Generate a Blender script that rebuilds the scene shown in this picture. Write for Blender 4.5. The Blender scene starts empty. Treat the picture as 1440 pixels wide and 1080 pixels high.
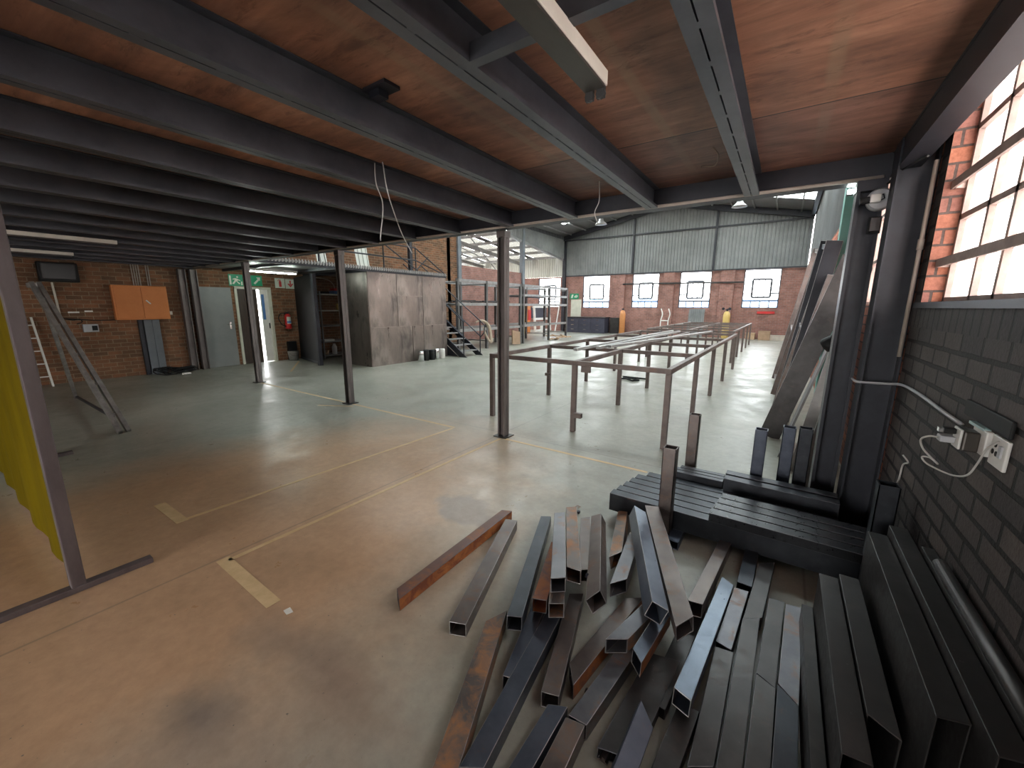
import bpy, math, random
from mathutils import Vector, Matrix
random.seed(7)
SKY_STRENGTH, EXPOSURE = 9.0, 0.75
S = bpy.context.scene
COL = S.collection
WL = {}                                     # world place of every object made here

# ------------------------------------------------------------------ mesh builder
class MB:
    def __init__(s): s.v = []; s.f = []; s.m = []
    def add(s, vs, fs, mi=0):
        b = len(s.v); s.v += [Vector(p) for p in vs]; s.f += [tuple(i + b for i in f) for f in fs]; s.m += [mi] * len(fs); return s
    def box(s, x0, x1, y0, y1, z0, z1, mi=0):
        return s.add([(x0,y0,z0),(x1,y0,z0),(x1,y1,z0),(x0,y1,z0),(x0,y0,z1),(x1,y0,z1),(x1,y1,z1),(x0,y1,z1)],
                     [(0,3,2,1),(4,5,6,7),(0,1,5,4),(1,2,6,5),(2,3,7,6),(3,0,4,7)], mi)
    def bar(s, p, q, w, h, up=(0,0,1), mi=0):
        """solid bar of section w (sideways) by h (along up) with its centre line from p to q"""
        p = Vector(p); q = Vector(q); d = (q - p).normalized(); up = Vector(up)
        if abs(d.dot(up)) > .98: up = Vector((0,1,0))
        a = d.cross(up).normalized() * w / 2; b = a.cross(d).normalized() * h / 2
        vs = [p-a-b, p+a-b, p+a+b, p-a+b, q-a-b, q+a-b, q+a+b, q-a+b]
        return s.add(vs, [(0,1,2,3),(7,6,5,4),(0,4,5,1),(1,5,6,2),(2,6,7,3),(3,7,4,0)], mi)
    def rhs(s, N, F, w, h, u, sn=0, sf=0, t=.004, side=None):
        """hollow rectangular tube: N and F are the middles of the top face's ends, u runs across it; sn, sf slant the ends"""
        N = Vector(N); F = Vector(F); ax = (F - N).normalized(); u = Vector(u); u = (u - ax * u.dot(ax)).normalized()
        dn = ax.cross(u).normalized()
        if dn.z > 0: dn = -dn
        def ring(C, sh, i):
            hw = w / 2 - i
            return [C + u * a + dn * b + ax * (a * sh) for a, b in ((-hw, i), (hw, i), (hw, h - i), (-hw, h - i))]
        vs = ring(N, sn, 0) + ring(F, sf, 0) + ring(N, sn, t) + ring(F, sf, t)
        fs = []
        for k in range(4):
            l = (k + 1) % 4
            fs += [(k, l, 4 + l, 4 + k), (8 + l, 8 + k, 12 + k, 12 + l), (k, 8 + k, 8 + l, l), (4 + l, 12 + l, 12 + k, 4 + k)]
        s.add(vs, fs)
        if side is not None: s.m[-12] = side             # the face on the +u side
        return s
    def tube(s, pts, r, n=8, mi=0):
        pts = [Vector(p) for p in pts]; rings = []; ref = None
        for i, p in enumerate(pts):
            d = (pts[min(i+1, len(pts)-1)] - pts[max(i-1, 0)]).normalized()
            if ref is None: ref = Vector((0,0,1)) if abs(d.z) < .9 else Vector((1,0,0))
            a = (ref - d * ref.dot(d)).normalized(); b = d.cross(a); ref = a
            rr = r[i] if isinstance(r, (list, tuple)) else r
            rings.append([p + (a * math.cos(2*math.pi*k/n) + b * math.sin(2*math.pi*k/n)) * rr for k in range(n)])
        vs = [q for g in rings for q in g]; fs = []
        for i in range(len(pts)-1):
            for k in range(n):
                l = (k+1) % n; fs.append((i*n+k, i*n+l, (i+1)*n+l, (i+1)*n+k))
        fs.append(tuple(range(n-1, -1, -1))); fs.append(tuple((len(pts)-1)*n + k for k in range(n)))
        return s.add(vs, fs, mi)
    def lathe(s, c, prof, n=20, mi=0):
        """prof: (radius, z) pairs from bottom to top around a vertical axis at c"""
        return s.tube([(c[0], c[1], c[2] + z) for r, z in prof], [r for r, z in prof], n, mi)
    def poly(s, pts, d, mi=0):
        """flat outline pts pushed by the vector d"""
        d = Vector(d); n = len(pts); vs = [Vector(p) for p in pts] + [Vector(p) + d for p in pts]
        return s.add(vs, [tuple(range(n-1,-1,-1)), tuple(range(n, 2*n))] + [(i, (i+1)%n, n+(i+1)%n, n+i) for i in range(n)], mi)

def build(mb, name, mat, parent=None, bevel=0, smooth=False, origin=None, edge=None):
    vs = mb.v
    if origin is None:
        if parent is not None: origin = None
        xs = [p.x for p in vs]; ys = [p.y for p in vs]; zs = [p.z for p in vs]
        origin = Vector(((min(xs)+max(xs))/2, (min(ys)+max(ys))/2, min(zs)))
    origin = Vector(origin)
    me = bpy.data.meshes.new(name); me.from_pydata([p - origin for p in vs], [], mb.f)
    mats = mat if isinstance(mat, (list, tuple)) else [mat]
    for m in list(mats) + ([edge] if edge else []): me.materials.append(m)
    for p, i in zip(me.polygons, mb.m): p.material_index = min(i, len(mats)-1); p.use_smooth = smooth
    import bmesh
    bm = bmesh.new(); bm.from_mesh(me); bmesh.ops.recalc_face_normals(bm, faces=bm.faces); bm.to_mesh(me); bm.free()
    me.update()
    o = bpy.data.objects.new(name, me); COL.objects.link(o); WL[o.name] = origin
    if parent is not None:
        o.parent = parent; o.location = origin - WL[parent.name]
    else: o.location = origin
    if bevel:
        b = o.modifiers.new('bevel', 'BEVEL'); b.width = bevel; b.segments = 2; b.limit_method = 'ANGLE'; b.angle_limit = math.radians(40)
        if edge: b.material = len(mats)
    return o
def tag(o, label=None, cat=None, group=None, kind=None):
    if label: o['label'] = label
    if cat: o['category'] = cat
    if group: o['group'] = group
    if kind: o['kind'] = kind
    return o
def thing(name, label, cat, loc, group=None):
    o = bpy.data.objects.new(name, None); COL.objects.link(o); o.empty_display_size = .1
    o.location = loc; WL[o.name] = Vector(loc)
    return tag(o, label, cat, group)
def single(mb, name, mat, label, cat, group=None, **k): return tag(build(mb, name, mat, **k), label, cat, group)
def struct(mb, name, mat, **k): return tag(build(mb, name, mat, **k), kind='structure')
def part(mb, name, mat, parent, label=None, **k):
    o = build(mb, name, mat, parent, **k)
    if label: o['label'] = label
    return o
def copy_thing(src, loc, label=None):
    """copy of a thing with its parts and sub-parts, moved to loc"""
    def cp(o, par):
        c = o.copy(); COL.objects.link(c)
        if par is not None: c.parent = par
        for ch in list(o.children): cp(ch, c)
        return c
    c = cp(src, None); c.location = loc; WL[c.name] = Vector(loc)
    if label: c['label'] = label
    return c

# ------------------------------------------------------------------ materials
def new_mat(name):
    m = bpy.data.materials.new(name); m.use_nodes = True; nt = m.node_tree; nt.nodes.clear()
    out = nt.nodes.new('ShaderNodeOutputMaterial'); b = nt.nodes.new('ShaderNodeBsdfPrincipled'); nt.links.new(b.outputs[0], out.inputs[0])
    return m, nt, b
def N(nt, t, **k):
    n = nt.nodes.new(t)
    for a, v in k.items():
        if a in ('operation', 'blend_type', 'data_type', 'noise_dimensions', 'feature', 'distance'): setattr(n, a, v)
        else: n.inputs[a.replace('_', ' ')].default_value = v
    return n
def col(c): return (c[0], c[1], c[2], 1)
def noise(nt, scale, detail=4, rough=.6, stretch=None, coord='Object', dist=0):
    tc = nt.nodes.new('ShaderNodeTexCoord'); src = tc.outputs[coord] if coord != 'World' else nt.nodes.new('ShaderNodeNewGeometry').outputs['Position']
    if stretch:
        mp = nt.nodes.new('ShaderNodeMapping'); mp.inputs['Scale'].default_value = stretch; nt.links.new(src, mp.inputs[0]); src = mp.outputs[0]
    n = N(nt, 'ShaderNodeTexNoise', Scale=scale, Detail=detail, Roughness=rough, Distortion=dist); nt.links.new(src, n.inputs['Vector']); return n
def ramp(nt, fac, stops):
    r = nt.nodes.new('ShaderNodeValToRGB'); e = r.color_ramp.elements
    while len(e) < len(stops): e.new(.5)
    for i, (p, c) in enumerate(stops): e[i].position = p; e[i].color = col(c) if len(c) == 3 else c
    nt.links.new(fac, r.inputs[0]); return r
def mixc(nt, fac, a, b, mode='MIX'):
    n = nt.nodes.new('ShaderNodeMix'); n.data_type = 'RGBA'; n.blend_type = mode
    for s, v in ((0, fac), (6, a), (7, b)):
        if hasattr(v, 'links') or hasattr(v, 'is_linked'): nt.links.new(v, n.inputs[s])
        else: n.inputs[s].default_value = v if s == 0 else col(v)
    return n.outputs[2]
def bump(nt, b, h, strength=.3, dist=.01):
    n = N(nt, 'ShaderNodeBump', Strength=strength, Distance=dist); nt.links.new(h, n.inputs['Height']); nt.links.new(n.outputs[0], b.inputs['Normal'])
def simple(name, c1, c2=None, scale=6, rough=.5, metal=0, bmp=0, stretch=None, coord='Object', lo=.35, hi=.65, spec=None, rvar=0):
    m, nt, b = new_mat(name)
    b.inputs['Roughness'].default_value = rough; b.inputs['Metallic'].default_value = metal
    if spec is not None: b.inputs['Specular IOR Level'].default_value = spec
    if c2 is None: b.inputs['Base Color'].default_value = col(c1)
    if c2 is not None or bmp or rvar:
        n = noise(nt, scale, 6, .65, stretch, coord)
        if c2 is not None:
            r = ramp(nt, n.outputs[0], [(lo, c1), (hi, c2)]); nt.links.new(r.outputs[0], b.inputs['Base Color'])
        if bmp: bump(nt, b, n.outputs[0], bmp)
        if rvar:
            rr = ramp(nt, n.outputs[0], [(.3, (rough-rvar,)*3), (.7, (rough+rvar,)*3)]); nt.links.new(rr.outputs[0], b.inputs['Roughness'])
    return m
def emit(name, c, s):
    m, nt, b = new_mat(name); b.inputs['Base Color'].default_value = col(c); b.inputs['Emission Color'].default_value = col(c); b.inputs['Emission Strength'].default_value = s; return m
def glass(name, tint, dust, dustcol=(.8,.8,.8)):
    m = bpy.data.materials.new(name); m.use_nodes = True; nt = m.node_tree; nt.nodes.clear()
    out = nt.nodes.new('ShaderNodeOutputMaterial'); t = nt.nodes.new('ShaderNodeBsdfTransparent'); t.inputs[0].default_value = col(tint)
    g = nt.nodes.new('ShaderNodeBsdfGlossy'); g.inputs['Roughness'].default_value = .08
    x = nt.nodes.new('ShaderNodeMixShader'); x.inputs[0].default_value = .06; nt.links.new(t.outputs[0], x.inputs[1]); nt.links.new(g.outputs[0], x.inputs[2])
    d = nt.nodes.new('ShaderNodeBsdfTranslucent'); d.inputs[0].default_value = col(dustcol)
    y = nt.nodes.new('ShaderNodeMixShader'); nt.links.new(x.outputs[0], y.inputs[1]); nt.links.new(d.outputs[0], y.inputs[2])
    n = noise(nt, 3, 4); r = ramp(nt, n.outputs[0], [(.3, (dust*.6,)*3), (.7, (min(1, dust*1.4),)*3)]); nt.links.new(r.outputs[0], y.inputs[0])
    nt.links.new(y.outputs[0], out.inputs[0]); return m
def brick(name, c1, c2, mortar, rough=.85, bmp=.6, bw=.23, rh=.085, ms=.007, vary=None, spec=.3):
    m, nt, b = new_mat(name); b.inputs['Roughness'].default_value = rough; b.inputs['Specular IOR Level'].default_value = spec
    g = nt.nodes.new('ShaderNodeNewGeometry'); sp = nt.nodes.new('ShaderNodeSeparateXYZ'); nt.links.new(g.outputs['Position'], sp.inputs[0])
    sn = nt.nodes.new('ShaderNodeSeparateXYZ'); nt.links.new(g.outputs['True Normal'], sn.inputs[0])
    ab = N(nt, 'ShaderNodeMath', operation='ABSOLUTE'); nt.links.new(sn.outputs[0], ab.inputs[0])
    gt = N(nt, 'ShaderNodeMath', operation='GREATER_THAN'); nt.links.new(ab.outputs[0], gt.inputs[0]); gt.inputs[1].default_value = .5
    mx = nt.nodes.new('ShaderNodeMix'); nt.links.new(gt.outputs[0], mx.inputs[0]); nt.links.new(sp.outputs[0], mx.inputs[2]); nt.links.new(sp.outputs[1], mx.inputs[3])
    cb = nt.nodes.new('ShaderNodeCombineXYZ'); nt.links.new(mx.outputs[0], cb.inputs[0]); nt.links.new(sp.outputs[2], cb.inputs[1])
    n0 = noise(nt, 9, 3, coord='World'); wob = N(nt, 'ShaderNodeVectorMath', operation='SCALE'); nt.links.new(n0.outputs['Color'], wob.inputs[0]); wob.inputs['Scale'].default_value = .008
    ad = N(nt, 'ShaderNodeVectorMath', operation='ADD'); nt.links.new(cb.outputs[0], ad.inputs[0]); nt.links.new(wob.outputs[0], ad.inputs[1])
    bt = N(nt, 'ShaderNodeTexBrick', Scale=1, Mortar_Size=ms, Mortar_Smooth=.2, Bias=0, Brick_Width=bw, Row_Height=rh); bt.offset = .5
    bt.inputs['Color1'].default_value = col(c1); bt.inputs['Color2'].default_value = col(c2); bt.inputs['Mortar'].default_value = col(mortar)
    nt.links.new(ad.outputs[0], bt.inputs['Vector'])
    n1 = noise(nt, 2.2, 6, .7, coord='World'); r1 = ramp(nt, n1.outputs[0], [(.3, (.62,.6,.58)), (.7, (1.15,1.1,1.08))])
    c = mixc(nt, 1.0, bt.outputs['Color'], r1.outputs[0], 'MULTIPLY')
    n2 = noise(nt, 60, 3, .7, coord='World'); r2 = ramp(nt, n2.outputs[0], [(.3, (.75,)*3), (.7, (1.15,)*3)])
    c = mixc(nt, 1.0, c, r2.outputs[0], 'MULTIPLY'); nt.links.new(c, b.inputs['Base Color'])
    inv = N(nt, 'ShaderNodeMath', operation='SUBTRACT'); inv.inputs[0].default_value = 1; nt.links.new(bt.outputs['Fac'], inv.inputs[1])
    ad2 = N(nt, 'ShaderNodeMath', operation='MULTIPLY_ADD'); nt.links.new(n2.outputs[0], ad2.inputs[0]); ad2.inputs[1].default_value = .35; nt.links.new(inv.outputs[0], ad2.inputs[2])
    bump(nt, b, ad2.outputs[0], bmp, .008); return m
def steel(name, base, base2, rust, amount, rough=.36, metal=.75, scale=5):
    """mill-scale steel with patches of rust; amount 0..1 says how much is rusted"""
    m, nt, b = new_mat(name)
    n = noise(nt, scale, 6, .65, stretch=(1,1,1)); r = ramp(nt, n.outputs[0], [(.35, base), (.65, base2)])
    n2 = noise(nt, scale*1.7, 8, .7, dist=.6); e = .78 - amount * .6
    f = ramp(nt, n2.outputs[0], [(max(0, e-.08), (0,0,0)), (min(1, e+.1), (1,1,1))])
    c = mixc(nt, f.outputs[0], r.outputs[0], rust)
    n3 = noise(nt, 40, 4, .7); sc = ramp(nt, n3.outputs[0], [(.68, (0,0,0)), (.74, (1,1,1))]); c = mixc(nt, sc.outputs[0], c, tuple(min(1, x*1.7+.02) for x in base2))
    nt.links.new(c, b.inputs['Base Color'])
    mr = ramp(nt, f.outputs[0], [(0, (metal,)*3), (1, (.1,)*3)]); nt.links.new(mr.outputs[0], b.inputs['Metallic'])
    rr = ramp(nt, f.outputs[0], [(0, (rough,)*3), (1, (.75,)*3)]); rn = mixc(nt, .35, rr.outputs[0], n3.outputs[0]); nt.links.new(rn, b.inputs['Roughness'])
    bump(nt, b, n3.outputs[0], .08, .003); return m
MT_EDGE = None
def wave_lines(nt, b, axis, scale): pass

MT = {}
MT['dark_steel'] = simple('dark painted steel', (.018,.019,.026), (.032,.034,.044), 4, .42, .2)
MT['joist'] = simple('grey painted joist', (.062,.064,.076), (.10,.102,.117), 3, .38, .35)
MT['beam'] = simple('charcoal painted beam', (.024,.024,.031), (.038,.038,.047), 3, .45, .2)
MT['column'] = simple('weathered column paint', (.11,.095,.091), (.185,.16,.152), 9, .45, .25, .05, (1,1,.25))
MT['blackpanel'] = simple('black sheet steel', (.008,.008,.009), (.013,.013,.014), 5, .5, 0, 0, None, 'Object', .35, .65, .25)
MT['blue'] = steel('blue black mill scale', (.065,.075,.10), (.11,.125,.16), (.20,.09,.045), .10, .34)
MT['grey'] = steel('grey mill scale', (.11,.11,.125), (.19,.185,.195), (.25,.12,.06), .25, .33)
MT['edge'] = simple('worn bright steel edge', (.22,.21,.21), (.36,.34,.33), 30, .35, .6)
MT['edgedark'] = simple('rubbed dark steel edge', (.10,.10,.11), (.17,.17,.18), 30, .35, .5)
MT['shine'] = steel('polished blue mill scale', (.13,.155,.20), (.20,.235,.29), (.20,.10,.05), .05, .26, .7)
MT['maroon'] = steel('maroon rust bloom', (.13,.075,.065), (.19,.10,.08), (.30,.12,.05), .3, .5, .3)
MT['orangerust'] = steel('orange rust', (.36,.12,.035), (.46,.17,.045), (.20,.06,.03), .45, .7, .05)
MT['black'] = steel('black mill scale', (.032,.035,.042), (.062,.067,.077), (.16,.08,.05), .12, .36)
MT['brown'] = steel('brown weathered steel', (.11,.09,.085), (.185,.155,.143), (.20,.11,.065), .26, .36)
MT['rust'] = steel('rusted steel', (.15,.07,.055), (.21,.095,.07), (.42,.14,.04), .48, .55, .3)
MT['rustpatch'] = steel('part rusted steel', (.11,.095,.09), (.17,.15,.14), (.34,.16,.07), .42, .42)
MT['dull'] = steel('dull brown grey steel', (.06,.056,.056), (.095,.09,.088), (.10,.08,.07), .2, .34)
MT['shade'] = steel('shaded brown grey steel', (.022,.02,.02), (.04,.036,.035), (.05,.04,.034), .2, .42, .4)  # dull steel darkened to carry the shade under the right window
MT['blackshiny'] = steel('shiny black mill scale', (.03,.032,.036), (.055,.057,.063), (.10,.07,.05), .08, .22)
MT['tablesteel'] = steel('table frame steel', (.125,.096,.088), (.20,.16,.145), (.20,.11,.08), .25, .5, .35)
MT['railsteel'] = simple('grey galvanised rail', (.36,.36,.36), (.5,.5,.49), 6, .42, .5)
MT['rack'] = simple('grey rack steel', (.25,.245,.24), (.36,.355,.345), 5, .45, .4)
MT['cream'] = simple('cream enamel', (.55,.49,.42), (.66,.6,.52), 5, .4)
MT['tan'] = simple('tan conduit paint', (.36,.30,.25), (.45,.38,.33), 5, .5)
MT['white'] = simple('white plastic', (.72,.70,.66), (.8,.78,.74), 8, .4)
MT['greyplastic'] = simple('pale grey plastic', (.42,.43,.45), (.5,.5,.52), 6, .45)
MT['cable'] = simple('white cable', (.55,.53,.5), None, rough=.5)
MT['lampdirt_shadow'] = simple('lamp dirt and adaptor shadow', (.05,.043,.037), (.085,.074,.064), 3, .35, .4, 0, (1,.4,1))
MT['rackdark'] = simple('dark rack upright', (.09,.085,.085), (.15,.145,.14), 5, .45, .3)
MT['wire'] = simple('dull copper wire', (.30,.2,.15), None, rough=.5)
MT['rubber'] = simple('black rubber', (.010,.010,.011), (.02,.02,.02), 9, .6, 0, 0, None, 'Object', .35, .65, .25)
MT['alu'] = simple('scuffed aluminium', (.24,.23,.22), (.42,.40,.38), 8, .42, .6)
MT['orange'] = simple('orange enamel', (.62,.20,.05), (.68,.23,.06), 4, .5)
MT['greydoor'] = simple('grey door paint', (.21,.225,.225), (.25,.265,.26), 2, .45)
MT['wooddoor'] = simple('dark brown door wood', (.035,.022,.016), (.06,.038,.026), 5, .5, 0, 0, (1,8,.6))
MT['frame'] = simple('cream door frame paint', (.55,.55,.45), (.65,.64,.54), 5, .45)
MT['yellow'] = simple('yellow screen', (.085,.058,.0003), (.13,.092,.0006), 2.5, .8, 0, .05, (1,1,.35), 'Object', .35, .65, .08)
MT['brownsteel'] = simple('brown primed post', (.075,.058,.06), (.125,.10,.10), 8, .55, .1, .05, (1,1,.3))
MT['tape'] = simple('tan floor tape', (.56,.40,.21), (.66,.48,.27), 12, .6)
MT['red'] = simple('red enamel', (.60,.03,.03), None, rough=.35)
MT['signgreen'] = simple('sign green', (.01,.28,.13), None, rough=.45)
MT['signwhite'] = simple('sign white', (.62,.66,.56), None, rough=.45)
MT['signred'] = simple('sign red', (.55,.06,.05), None, rough=.45)
MT['signblue'] = simple('label blue', (.10,.22,.5), None, rough=.45)
MT['winframe'] = simple('weathered window bar', (.30,.21,.18), (.42,.31,.27), 9, .6)
MT['winframedark'] = simple('dark window bar', (.05,.05,.06), None, rough=.6)
MT['teal'] = simple('teal painted pillar', (.16,.42,.36), (.2,.48,.42), 3, .5)
MT['navy'] = simple('navy cabinet paint', (.05,.05,.075), (.07,.07,.10), 3, .5)
MT['chrome'] = simple('chrome', (.7,.7,.7), None, rough=.2, metal=1)
MT['wood'] = simple('pale timber', (.42,.28,.17), (.55,.38,.24), 6, .65)
MT['cardboard'] = simple('cardboard', (.36,.24,.15), (.45,.3,.2), 6, .8)
MT['cloth'] = simple('beige cloth', (.45,.36,.27), (.55,.45,.35), 9, .9)
MT['cylgas'] = simple('orange gas bottle paint', (.55,.22,.07), (.62,.27,.1), 4, .45)
MT['cylyellow'] = simple('yellow gas bottle paint', (.62,.42,.12), (.7,.5,.18), 4, .45)
MT['darkglass'] = simple('dark screen', (.012,.014,.016), None, rough=.25)
MT['exteriorblue'] = simple('blue shed paint', (.25,.5,.8), None, rough=.6)
MT['exteriorground'] = simple('pale yard', (.5,.48,.45), (.56,.54,.5), 1, .8)
MT['cladding'] = simple('galvanised cladding', (.20,.205,.205), (.27,.275,.27), 1.2, .55, .2)
MT['cladlight'] = simple('pale cladding', (.55,.55,.5), (.62,.62,.56), 1.2, .5, .2)
MT['roofsheet'] = simple('roof sheet', (.15,.15,.15), (.2,.2,.2), 1.2, .55, .2)
MT['boothsteel'] = None
MT['brickleft'] = brick('red brown facebrick', (.29,.135,.07), (.15,.085,.05), (.31,.235,.16))
MT['brickfar'] = brick('red facebrick', (.43,.22,.18), (.33,.175,.15), (.38,.30,.27))
MT['brickjamb'] = brick('orange reveal brick', (.46,.18,.11), (.34,.16,.13), (.12,.09,.08))
MT['brickblack'] = brick('black painted brick', (.10,.084,.078), (.05,.044,.044), (.012,.010,.010), .62, 1.0, .23, .094, .011)
MT['bricksoldier'] = brick('black painted soldier bricks', (.058,.049,.048), (.045,.04,.04), (.012,.011,.012), .62, 1.0, .088, .24, .008)
MT['glassfar'] = glass('far pane', (.96,.98,1), .12)
MT['glassright'] = glass('dusty pane', (.97,.95,.94), .35, (.9,.82,.78))
MT['skylight'] = glass('translucent sheet', (.95,1,.95), .3, (.85,.92,.86))
MT['annexsheet'] = glass('old cream translucent sheet', (.9,.88,.8), 1.6, (.085,.079,.066))

def booth_mat():
    m, nt, b = new_mat('patchy rolled steel sheet'); b.inputs['Metallic'].default_value = .6; b.inputs['Roughness'].default_value = .34
    n = noise(nt, 1.1, 6, .6, (1,1,.45)); r = ramp(nt, n.outputs[0], [(.3, (.13,.105,.095)), (.62, (.33,.285,.255))])
    n2 = noise(nt, 2.2, 5, .6, (1,1.2,.5), dist=.4); f = ramp(nt, n2.outputs[0], [(.50, (0,0,0)), (.68, (.7,.7,.7))]); c = mixc(nt, f.outputs[0], r.outputs[0], (.04,.035,.035))
    nt.links.new(c, b.inputs['Base Color']); rr = ramp(nt, n2.outputs[0], [(.3, (.24,)*3), (.7, (.42,)*3)]); nt.links.new(rr.outputs[0], b.inputs['Roughness']); return m
MT['boothsteel'] = booth_mat()

def floor_mat():
    m, nt, b = new_mat('painted concrete floor')
    g = nt.nodes.new('ShaderNodeNewGeometry'); pos = g.outputs['Position']
    n1 = noise(nt, .55, 6, .6, coord='World'); r1 = ramp(nt, n1.outputs[0], [(.3, (.30,.295,.245)), (.7, (.375,.365,.305))])
    # brown zone painted in for the warm bounce of the plywood above the floor
    sp = nt.nodes.new('ShaderNodeSeparateXYZ'); nt.links.new(pos, sp.inputs[0])
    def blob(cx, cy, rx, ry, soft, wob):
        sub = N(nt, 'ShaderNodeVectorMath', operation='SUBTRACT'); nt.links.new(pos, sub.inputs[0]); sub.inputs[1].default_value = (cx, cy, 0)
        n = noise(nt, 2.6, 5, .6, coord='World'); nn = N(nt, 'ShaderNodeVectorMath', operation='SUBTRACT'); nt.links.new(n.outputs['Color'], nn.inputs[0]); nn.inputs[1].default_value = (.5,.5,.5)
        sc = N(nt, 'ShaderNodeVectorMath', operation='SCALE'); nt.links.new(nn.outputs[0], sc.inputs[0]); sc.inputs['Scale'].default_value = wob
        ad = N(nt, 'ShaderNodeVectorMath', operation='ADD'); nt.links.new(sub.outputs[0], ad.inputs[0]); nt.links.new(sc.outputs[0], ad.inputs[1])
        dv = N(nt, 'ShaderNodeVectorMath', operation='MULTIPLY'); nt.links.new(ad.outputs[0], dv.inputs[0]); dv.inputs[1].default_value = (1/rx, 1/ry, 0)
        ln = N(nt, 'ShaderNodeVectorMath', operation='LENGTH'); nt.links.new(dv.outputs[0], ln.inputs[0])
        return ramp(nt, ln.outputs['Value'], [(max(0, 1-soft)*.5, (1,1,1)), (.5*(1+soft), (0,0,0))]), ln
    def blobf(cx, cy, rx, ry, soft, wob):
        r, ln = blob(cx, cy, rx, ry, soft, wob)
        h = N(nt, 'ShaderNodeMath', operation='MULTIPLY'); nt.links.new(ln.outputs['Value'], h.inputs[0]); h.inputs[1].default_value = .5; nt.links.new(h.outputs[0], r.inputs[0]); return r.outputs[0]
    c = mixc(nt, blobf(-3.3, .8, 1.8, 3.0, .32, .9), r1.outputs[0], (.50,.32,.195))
    for (cx, cy, rx, ry, s, w, k) in ((-1.72,.38,.14,.08,.7,.3,(.20,.16,.13)), (-1.5,.78,.45,.10,.9,.4,(.30,.22,.165)), (-1.93,2.2,.3,.17,.25,.55,(.345,.27,.215)), (-1.1,.3,.45,.25,.9,.5,(.36,.28,.22))):
        c = mixc(nt, blobf(cx, cy, rx, ry, s, w), c, k)
    # fine dirt and pale scuffs
    n2 = noise(nt, 14, 8, .72, coord='World'); r2 = ramp(nt, n2.outputs[0], [(.3, (.86,)*3), (.65, (1.05,)*3)]); c = mixc(nt, 1.0, c, r2.outputs[0], 'MULTIPLY')
    n3 = noise(nt, 1.6, 8, .75, (.3,3.2,1), 'World', .3); r3 = ramp(nt, n3.outputs[0], [(.72, (0,0,0)), (.735, (.22,.22,.22))]); c = mixc(nt, r3.outputs[0], c, (.5,.42,.34))
    n4 = noise(nt, 55, 3, .5, coord='World'); r4 = ramp(nt, n4.outputs[0], [(.25, (1,1,1)), (.29, (0,0,0))]); c = mixc(nt, r4.outputs[0], c, (.16,.14,.12))
    for ax, off, per in ((0, 2.83, 3.1), (1, -3.98, 4.6)):
        a = N(nt, 'ShaderNodeMath', operation='ADD'); nt.links.new(sp.outputs[ax], a.inputs[0]); a.inputs[1].default_value = off + per*20
        d = N(nt, 'ShaderNodeMath', operation='PINGPONG'); nt.links.new(a.outputs[0], d.inputs[0]); d.inputs[1].default_value = per/2
        j = ramp(nt, d.outputs[0], [(.004, (.45,.45,.45)), (.009, (0,0,0))]); c = mixc(nt, j.outputs[0], c, (.12,.11,.09))
    n8 = noise(nt, 1.1, 8, .7, (1,1,1), 'World', .5); r8 = ramp(nt, n8.outputs[0], [(.35, (.86,.86,.85)), (.62, (1.05,1.05,1.05))]); c = mixc(nt, 1.0, c, r8.outputs[0], 'MULTIPLY')
    nt.links.new(c, b.inputs['Base Color'])
    rr = ramp(nt, n2.outputs[0], [(.3, (.42,)*3), (.7, (.33,)*3)]); n5 = noise(nt, 2.2, 5, .6, coord='World', dist=.4); r5 = ramp(nt, n5.outputs[0], [(.38, (.22,)*3), (.62, (.50,)*3)]); rc = mixc(nt, .6, rr.outputs[0], r5.outputs[0]); nt.links.new(rc, b.inputs['Roughness'])
    bump(nt, b, n2.outputs[0], .02, .004); return m
MT['floor'] = floor_mat()

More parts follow.
